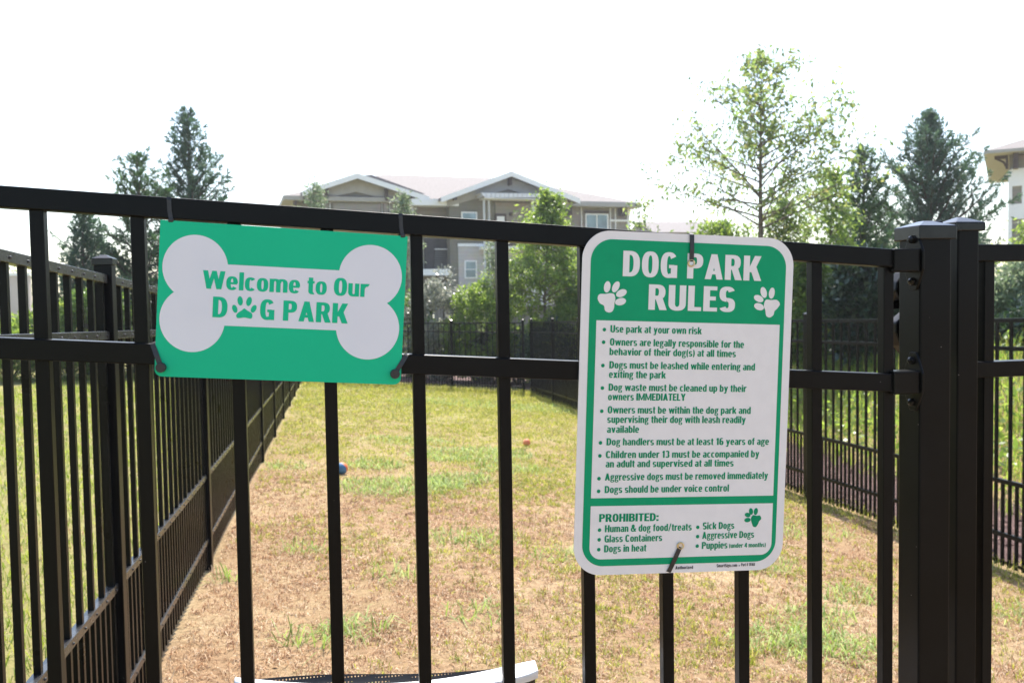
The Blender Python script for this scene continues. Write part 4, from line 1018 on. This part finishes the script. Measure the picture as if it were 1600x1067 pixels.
m.add(vs, [(i*7+j, (i+1)*7+j, (i+1)*7+j+1, i*7+j+1) for i in range(A) for j in range(6)]); m.build('mesh_sling', mm_, ch, smooth=True)
m = MB(); 
seat = []
zc = float(gz(mid_[0], CY))
m = MB(); m.box(mid_[0]-0.22, mid_[0]+0.22, CY-0.02, CY+0.42, zc+0.40, zc+0.425); m.build('seat', M['chair_white'], ch, bevel=0.008)
for (f, dy, b0) in ((0.12, 0.0, 0), (0.88, 0.0, 0), (0.12, 0.42, 1), (0.88, 0.42, 1)):
    q = tl_+(tr_-tl_)*f; topz = (q[2]-0.03) if not b0 else zc+0.41
    m = MB(); m.tube([(q[0], CY+dy*0.95-(0.0 if b0 else 0.02), topz), (q[0]+(0.03 if f > .5 else -0.03), CY+dy, float(gz(q[0], CY+dy)))], [0.013, 0.011], 8); m.build('leg', M['chair_white'], ch, smooth=True)

# ------------------------------------------------------------------ buildings
def siding(name, c):
    m, nt, b = mat(name); tc = node(nt, 'ShaderNodeTexCoord'); w = node(nt, 'ShaderNodeTexWave', bands_direction='Z', wave_profile='SAW'); w.inputs['Scale'].default_value = 1.6
    nt.links.new(tc.outputs['Object'], w.inputs['Vector']); n = noise(nt, 2.5, 4, 0.6, tc.outputs['Object'])
    r = ramp(nt, ((0.0, tuple(x*0.72 for x in c)), (0.16, c), (1.0, tuple(x*1.06 for x in c)))); nt.links.new(w.outputs['Fac'], r.inputs[0])
    mx = node(nt, 'ShaderNodeMix', data_type='RGBA', blend_type='MULTIPLY'); mx.inputs['Factor'].default_value = 0.35; nt.links.new(r.outputs[0], mx.inputs['A']); nt.links.new(n.outputs['Color'], mx.inputs['B'])
    nt.links.new(mx.outputs['Result'], b.inputs['Base Color']); b.inputs['Roughness'].default_value = 0.7; bump(nt, b, w.outputs['Fac'], 0.5, 0.02); return m
M['siding'] = siding('taupe siding', (0.30, 0.27, 0.245))
M['olive'] = siding('olive grey siding', (0.20, 0.19, 0.155))
M['pale_siding'] = siding('pale grey siding', (0.56, 0.53, 0.53))
M['trim'] = mottled('white trim', (0.80, 0.80, 0.82), (0.84, 0.84, 0.85), 4, 0.5)
M['soffit'] = mottled('beige soffit', (0.34, 0.325, 0.305), (0.37, 0.355, 0.335), 4, 0.7)
M['shingle'] = mottled('rose brown shingles', (0.165, 0.145, 0.14), (0.21, 0.185, 0.178), 9, 0.85, 0.3)
M['timber'] = mottled('dark brown timber', (0.045, 0.03, 0.027), (0.07, 0.045, 0.04), 5, 0.6)
M['metal_roof'] = mottled('standing seam metal', (0.62, 0.60, 0.60), (0.70, 0.67, 0.67), 4, 0.35, metal=0.4)
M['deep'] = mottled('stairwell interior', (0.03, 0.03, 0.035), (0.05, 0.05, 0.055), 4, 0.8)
M['stair'] = mottled('steel stair', (0.10, 0.11, 0.12), (0.14, 0.15, 0.16), 4, 0.5)
gl, nt, b = mat('window glass'); b.inputs['Base Color'].default_value = (0.16, 0.24, 0.30, 1); b.inputs['Roughness'].default_value = 0.06; b.inputs['Specular IOR Level'].default_value = 0.9
n_ = noise(nt, 0.8, 2); r_ = ramp(nt, ((0.4, (0.10, 0.17, 0.20)), (0.6, (0.20, 0.30, 0.37)))); nt.links.new(n_.outputs[0], r_.inputs[0]); nt.links.new(r_.outputs[0], b.inputs['Base Color'])
M['glass'] = gl

A0 = at(441, 298, 47.5); A1 = at(1003, 320, 50.5)
fa = np.array([A1[0]-A0[0], A1[1]-A0[1], 0]); FW = np.linalg.norm(fa); fa /= FW; fn = np.array([fa[1], -fa[0], 0])    # fn points towards the camera
def fuz(px, py, d=0.0):
    """photo pixel to (u, z) on the facade plane moved d metres towards the camera"""
    o0 = np.array([A0[0], A0[1], 0])+fn*d; p = on_plane(px, py, fn, o0); return float((p-o0) @ fa), float(p[2])
bld = thing('apartment_building', 'two gabled grey apartment building with white trim behind the fence', 'building', None, (A0[0], A0[1], float(gz(A0[0], A0[1]))))
BO = np.array(bld.location)
def f3(u, d, z): return np.array([A0[0], A0[1], 0])+fa*u+fn*d+np.array([0, 0, z])-BO
def fbox(mb, u0, u1, d0, d1, z0, z1, mi=0):
    if u0 > u1: u0, u1 = u1, u0
    if z0 > z1: z0, z1 = z1, z0
    mb.hexa([f3(u0, d1, z0), f3(u1, d1, z0), f3(u1, d0, z0), f3(u0, d0, z0), f3(u0, d1, z1), f3(u1, d1, z1), f3(u1, d0, z1), f3(u0, d0, z1)], mi)
def pbox(name, m, x0, y0, x1, y1, d0, d1, parent=None):
    """box whose front face spans a photo rectangle"""
    (u0, z0), (u1, z1) = fuz(x0, y0, d1), fuz(x1, y1, d1)
    mb = MB(); fbox(mb, u0, u1, d0, d1, z0, z1); return mb.build(name, m, parent or bld)
def fpoly(name, m, pts, d0, d1, parent=None):
    q = [fuz(px, py, d1) for px, py in pts]; n = len(q); mb = MB()
    mb.add([f3(u, d1, z) for u, z in q]+[f3(u, d0, z) for u, z in q], [tuple(range(n)), tuple(range(2*n-1, n-1, -1))]+[(i, n+i, n+(i+1) % n, (i+1) % n) for i in range(n)])
    return mb.build(name, m, parent or bld, fix=True)
zg_ = -1.6
# body
mb = MB(); uL, zE = fuz(462, 306); uR = fuz(984, 330)[0]; zEave = fuz(700, 314)[1]
fbox(mb, uL, uR, -9, 0, zg_, zEave); body = mb.build('wall', M['siding'], bld)
# main hip roof
mb = MB(); eL = fuz(442, 297, 0.8)[0]; eR = fuz(1003, 320, 0.8)[0]; zr = zEave+2.0
c8 = [f3(eL, 0.8, zEave), f3(eR, 0.8, zEave), f3(eR, -9.8, zEave), f3(eL+0.4, -9.8, zEave), f3(uL+5.6, -4.6, zr), f3(uR-6.2, -4.6, zr)]
lo = [p-np.array([0, 0, 0.22]) for p in c8[:4]]
mb.add(c8+lo, [(0, 1, 5, 4), (1, 2, 5), (2, 3, 4, 5), (3, 0, 4), (6, 9, 8, 7), (0, 6, 7, 1), (1, 7, 8, 2), (2, 8, 9, 3), (3, 9, 6, 0)], 0); mb.mi[-5:] = [1]*5
roof = mb.build('roof', [M['shingle'], M['soffit']], bld, fix=True)
def gable(x0, y0, xp, yp, x1, y1, depth, wallm, base_y, tw=0.26, brackets=()):
    """front gable: shingled roof slabs, pale rake boards, wall below"""
    d = depth; (ua, za), (up_, zp), (ub, zb) = fuz(x0, y0, d+0.7), fuz(xp, yp, d+0.7), fuz(x1, y1, d+0.7)
    mb = MB(); th = 0.16
    for (u, z) in ((ua, za), (ub, zb)):
        q = [f3(u, d+0.7, z), f3(up_, d+0.7, zp), f3(up_, -8, zp), f3(u, -8, z)]
        lo = [p-np.array([0, 0, th]) for p in q]
        mb.add(q+lo, [(0, 1, 2, 3), (7, 6, 5, 4), (0, 4, 5, 1), (1, 5, 6, 2), (2, 6, 7, 3), (3, 7, 4, 0)])
    g_ = mb.build('gable_roof', M['shingle'], bld, fix=True)
    mb = MB()
    for (u, z) in ((ua, za), (ub, zb)):
        o = 0.02; q = [f3(u, d+0.76, z+o), f3(up_, d+0.76, zp+o), f3(up_, d+0.76, zp-tw), f3(u, d+0.76, z-tw)]
        lo = [p-np.append(fn[:2]*0.055, 0) for p in q]
        mb.add(q+lo, [(0, 1, 2, 3), (7, 6, 5, 4), (0, 4, 5, 1), (1, 5, 6, 2), (2, 6, 7, 3), (3, 7, 4, 0)])
    mb.build('rake_board', M['trim'], g_, fix=True)
    mb = MB()      # soffit band under the rakes
    for (u, z) in ((ua, za), (ub, zb)):
        t2 = 0.62; k = 0.12
        uu = u+(up_-u)*k; zz = z+(zp-z)*k
        q = [f3(uu, d+0.12, zz-tw*0.7), f3(up_, d+0.12, zp-tw*0.7), f3(up_, d+0.12, zp-tw-t2), f3(uu, d+0.12, zz-tw-t2*0.55)]
        lo = [p-np.append(fn[:2]*0.1, 0) for p in q]
        mb.add(q+lo, [(0, 1, 2, 3), (7, 6, 5, 4), (0, 4, 5, 1), (1, 5, 6, 2), (2, 6, 7, 3), (3, 7, 4, 0)])
    mb.build('soffit', M['soffit'], g_, fix=True)
    zbse = fuz(xp, base_y, d)[1]
    k = 0.16; mb = MB(); ul, ur = ua+(up_-ua)*k, ub+(up_-ub)*k; zl, zr_ = za+(zp-za)*k-0.2, zb+(zp-zb)*k-0.2
    q = [f3(ul, d, zl), f3(up_, d, zp-0.2), f3(ur, d, zr_), f3(ur, d, zbse), f3(ul, d, zbse)]; lo = [p-np.append(fn[:2]*0.6, 0) for p in q]; n = 5
    mb.add(q+lo, [tuple(range(n)), tuple(range(2*n-1, n-1, -1))]+[(i, n+i, n+(i+1) % n, (i+1) % n) for i in range(n)]); mb.build('gable_wall', wallm, bld, fix=True)
    for (px, ya, yb) in brackets:
        (u0, z0), (u1, z1) = fuz(px-2.2, ya, d+0.45), fuz(px+2.2, yb, d+0.45)
        mb = MB(); fbox(mb, u0, u1, d+0.02, d+0.45, z0, z1); mb.build('bracket', M['timber'], g_)
gable(472, 299, 558, 271.5, 671, 308.5, 0.5, M['olive'], 470, brackets=((476, 300, 318), (511, 294, 309), (604.5, 292, 313), (644, 303, 316)))
gable(689, 309, 799, 268.5, 906, 311.5, 1.2, M['olive'], 470, brackets=((798, 276, 289), (884, 302, 312), (712, 306, 312)))
# second ridge just behind the left gable
fpoly('gable_roof', M['shingle'], ((557, 276), (580, 273), (672, 306), (640, 306)), -3.0, -0.2)
# left gable front: white head band, recessed grey panels
pbox('trim_band', M['trim'], 516, 312.5, 612, 316.5, 0.5, 0.62)
for x0, x1 in ((521, 596), (600, 608)): pbox('siding_panel', M['siding'], x0, 317.5, x1, 400, 0.5, 0.56)
for x0 in (516, 597, 609): pbox('trim_board', M['trim'], x0, 316.6, x0+3.2, 470, 0.5, 0.6)
pbox('siding_panel', M['pale_siding'], 521, 401, 596, 470, 0.5, 0.56)
# middle porch
pbox('porch_beam', M['trim'], 643, 310.5, 717, 322, 0.3, 1.3)
pbox('siding_panel', M['siding'], 650, 323, 709, 372, 0.02, 0.08)
for x0, w in ((646, 3), (709.5, 5.5)): pbox('porch_column', M['trim'], x0, 322.2, x0+w, 470, 0.7, 1.1)
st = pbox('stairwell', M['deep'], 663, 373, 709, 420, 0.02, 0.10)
mb = MB()
for i in range(9):
    (u0, z0), (u1, z1) = fuz(680-i*0.2, 390+i*3.4, 0.3), fuz(700+i*0.9, 391.6+i*3.4, 0.3)
    fbox(mb, u0, u1, 0.12, 0.3, z0, z1)
mb.build('stair_tread', M['stair'], st)
fpoly('stair_stringer', M['stair'], ((699, 377), (702, 377), (708.5, 418), (705.5, 418)), 0.12, 0.32, st)
pbox('landing_rail', M['trim'], 680, 388.6, 700, 390, 0.12, 0.34, st)
pbox('trim_band', M['trim'], 646, 420.5, 716, 430, 0.1, 1.12)
# centre bay: olive above, pale below, windows
def window(x0, y0, x1, y1, d, mull=1, sash=1):
    w = pbox('window', M['trim'], x0-2.2, y0-2.2, x1+2.2, y1+2.2, d, d+0.07)
    n = mull+1
    for i in range(n):
        a = x0+(x1-x0)*i/n+(0.7 if i else 0); b_ = x0+(x1-x0)*(i+1)/n-(0.7 if i < n-1 else 0)
        for j in range(sash+1):
            c = y0+(y1-y0)*j/(sash+1)+(0.6 if j else 0); e_ = y0+(y1-y0)*(j+1)/(sash+1)-(0.6 if j < sash else 0)
            pbox('pane', M['glass'], a, c, b_, e_, d+0.03, d+0.085, w)
    return w
pbox('siding_panel', M['pale_siding'], 716, 386, 757, 475, 1.2, 1.27)
pbox('trim_band', M['trim'], 716, 380.5, 757, 385.5, 1.2, 1.32)
window(723, 333, 744, 372, 1.27, 0); window(728, 409, 743.5, 433, 1.28, 0)
aw_ = fpoly('awning_roof', M['metal_roof'], ((751, 301.5), (862, 303), (868, 309), (758, 308.5)), 1.3, 2.4)
pbox('awning_fascia', M['trim'], 757, 308.8, 868, 312.5, 1.4, 2.42, aw_)
mb = MB()
for i in range(16):
    (u0, z0), (u1, z1) = fuz(753+i*7, 302.5, 2.4), fuz(753.8+i*7, 308, 2.45); fbox(mb, u0, u1, 1.32, 2.46, z1, z0)
mb.build('seam', M['metal_roof'], aw_)
pbox('siding_panel', M['siding'], 774, 316, 832, 384, 1.2, 1.26)
for x0 in (757, 764.5, 833, 846, 852): pbox('porch_column', M['trim'], x0, 313, x0+3.4, 476, 1.9, 2.2)
dr = pbox('door', M['timber'], 773.5, 334, 792, 386, 1.26, 1.32)
pbox('door_panel', M['trim'], 776.5, 338, 789, 384, 1.3, 1.36, dr)
pbox('wall_lamp', M['timber'], 797, 332, 801, 337, 1.27, 1.42)
pbox('trim_band', M['trim'], 757, 384.5, 868, 389, 1.25, 2.3)
pbox('balcony_deck', M['timber'], 795, 378.5, 868, 384, 1.3, 2.35)
pbox('siding_panel', M['pale_siding'], 774, 390, 868, 478, 1.2, 1.27)
pbox('wall_lamp', M['timber'], 797, 404, 801, 409, 1.28, 1.42)
pbox('balcony_railing', M['timber'], 796, 427, 812, 452, 1.9, 1.98)
# right wing
pbox('fascia', M['soffit'], 888, 314, 1000, 320.5, 0.1, 0.75)
window(917, 336, 949, 372, 0.05, 1, 0)
pbox('window_head', M['timber'], 914, 329.8, 952, 332.6, 0.05, 0.14)
for x0 in (908, 953, 961): pbox('trim_board', M['trim'], x0, 322, x0+3, 474, 0.02, 0.1)
pbox('trim_band', M['trim'], 953, 343, 984, 346.5, 0.02, 0.12)
pbox('trim_board', M['trim'], 980.5, 322, 984.5, 474, 0.02, 0.1)
pbox('bracket', M['timber'], 972, 322, 979, 337, 0.05, 0.6); pbox('bracket', M['timber'], 889, 319, 894, 336, 0.05, 0.6)
pbox('trim_band', M['trim'], 868, 416, 908, 420, 0.02, 0.12); pbox('siding_panel', M['olive'], 884, 376, 904, 415, 0.02, 0.07)
# left eave brackets
pbox('bracket', M['timber'], 448.5, 303.5, 464, 306.5, 0.0, 0.5); pbox('bracket', M['timber'], 459, 306, 464, 320, 0.0, 0.5)

# right building
def rb_build():
    C = at(1576, 470, 30.0); v = C-EYE; v[2] = 0; v /= np.linalg.norm(v); e = np.array([v[1], -v[0], 0]); n = -v
    ang = math.atan2(e[1], e[0])
    t = thing('apartment_building', 'corner of a second apartment building with bracketed eave at the right edge', 'building', None, tuple(C)); t.rotation_euler = (0, 0, ang)
    def q(px, py, d=0.0):
        p = on_plane(px, py, n, C+n*d)-C; return float(p @ e), float(p[2])
    def bx(name, m, x0, y0, x1, y1, d0, d1, parent=None):
        (u0, z0), (u1, z1) = q(x0, y0, d1), q(x1, y1, d1); mb = MB(); mb.box(min(u0, u1), max(u0, u1), -d1, -d0, min(z0, z1), max(z0, z1)); return mb.build(name, m, parent or t)
    bx('wall', M['siding'], 1577, 244, 1900, 560, -9, 0)
    bx('trim_board', M['trim'], 1575.5, 266, 1580, 480, -0.02, 0.08); bx('trim_band', M['trim'], 1580.2, 264, 1900, 270, -0.02, 0.07)
    bx('trim_band', M['trim'], 1580.2, 319, 1900, 326.5, -0.02, 0.07); bx('trim_board', M['trim'], 1597, 270.2, 1603, 318.8, -0.02, 0.065)
    x0, z = q(1537, 236, 0.95); x1 = q(1930, 236, 0.95)[0]; y0, y1 = -0.95, 9.9; h = (q(1600, 221.5, -1.2)[1]-z)/(q(1600, 221.5, -1.2)[0]-x0)
    mb = MB(); top = [(x0, y0, z), (x1, y0, z), (x1, y1, z), (x0, y1, z)]; ap = [(x0+5.2, 4.5, z+h*5.2), (x1-3, 4.5, z+h*5.2)]; lo = [(p[0], p[1], p[2]-0.12) for p in top]
    mb.add(top+ap+lo, [(0, 1, 5, 4), (1, 2, 5), (2, 3, 4, 5), (3, 0, 4), (6, 9, 8, 7), (0, 6, 7, 1), (1, 7, 8, 2), (2, 8, 9, 3), (3, 9, 6, 0)]); mb.mi[-5:] = [1]*5
    mb.build('roof', [M['shingle'], M['soffit']], t, fix=True)
    bx('bracket', M['timber'], 1554, 244, 1575, 247.5, -0.14, 0.02); bx('bracket', M['timber'], 1571.5, 247.6, 1575.3, 264, -0.14, 0.02)
    b2 = MB(); (ua, za), (ub, zb) = q(1556, 248), q(1573, 262); b2.tube([(ua, 0.05, za), ((ua+ub)/2+0.08, 0.05, (za+zb)/2+0.03), (ub, 0.05, zb)], 0.045, 6); b2.build('brace', M['timber'], t)
    bx('bracket', M['timber'], 1583, 237, 1591, 262, 0.09, 0.55)
rb_build()

# far house roof between the trees and the pale wall at the left
def small_house(label, xa, xb, yt, ye, Y, wallm, ybase):
    t = thing('house', label, 'building', None, tuple(at((xa+xb)/2, 470, Y))); O = np.array(t.location)
    a, b_ = at(xa, ye, Y)-O, at(xb, ye, Y)-O; zt = (at((xa+xb)/2, yt, Y+3)-O)[2]; zb = (at(xa, ybase, Y)-O)[2]
    mb = MB(); mb.box(a[0]+0.4, b_[0]-0.4, 0, 7, zb, a[2]); mb.build('wall', wallm, t)
    mb = MB(); mb.add([(a[0], -0.5, a[2]-0.1), (b_[0], -0.5, a[2]-0.1), (b_[0], 3.5, zt), (a[0], 3.5, zt), (b_[0], 7.5, a[2]-0.1), (a[0], 7.5, a[2]-0.1)], [(0, 1, 2, 3), (3, 2, 4, 5), (0, 3, 5), (1, 4, 2), (0, 5, 4, 1)])
    mb.build('roof', M['shingle'], t, fix=True)
M['pink_wall'] = mottled('pale pinkish wall', (0.52, 0.45, 0.43), (0.56, 0.49, 0.47), 1.5, 0.8)
small_house('grey roofed house glimpsed through the trees above the rules sign', 1018, 1142, 346, 362, 70, M['siding'], 470)
mb = MB(); a, b_ = at(-160, 433, 40), at(45, 436, 40); wl = thing('wall', 'pale pinkish wall glimpsed over the hedge at the far left', 'wall', None, (a[0], 40, float(gz(a[0], 40))))
mb.box(0, b_[0]-a[0], 0, 0.3, -0.3, a[2]-wl.location.z); mb.build('panel', M['pink_wall'], wl)
mb = MB(); mb.box(-0.05, b_[0]-a[0]+0.05, -0.05, 0.35, a[2]-wl.location.z+0.001, a[2]-wl.location.z+0.12); mb.build('coping', M['trim'], wl)

# ------------------------------------------------------------------ haze: thin air volume added to imitate veiling glare of the lens
hz = MB(); hz.box(-60, 90, -8, 110, -9, 16)
hm = bpy.data.materials.new('glare_haze'); hm.use_nodes = True; nt = hm.node_tree; nt.nodes.clear()
pv = nt.nodes.new('ShaderNodeVolumePrincipled'); pv.inputs['Color'].default_value = (0.92, 0.95, 1.0, 1); pv.inputs['Density'].default_value = 0.0008; pv.inputs['Anisotropy'].default_value = 0.45
ou = nt.nodes.new('ShaderNodeOutputMaterial'); nt.links.new(pv.outputs[0], ou.inputs['Volume'])
stuff(hz.build('glare_haze', hm))
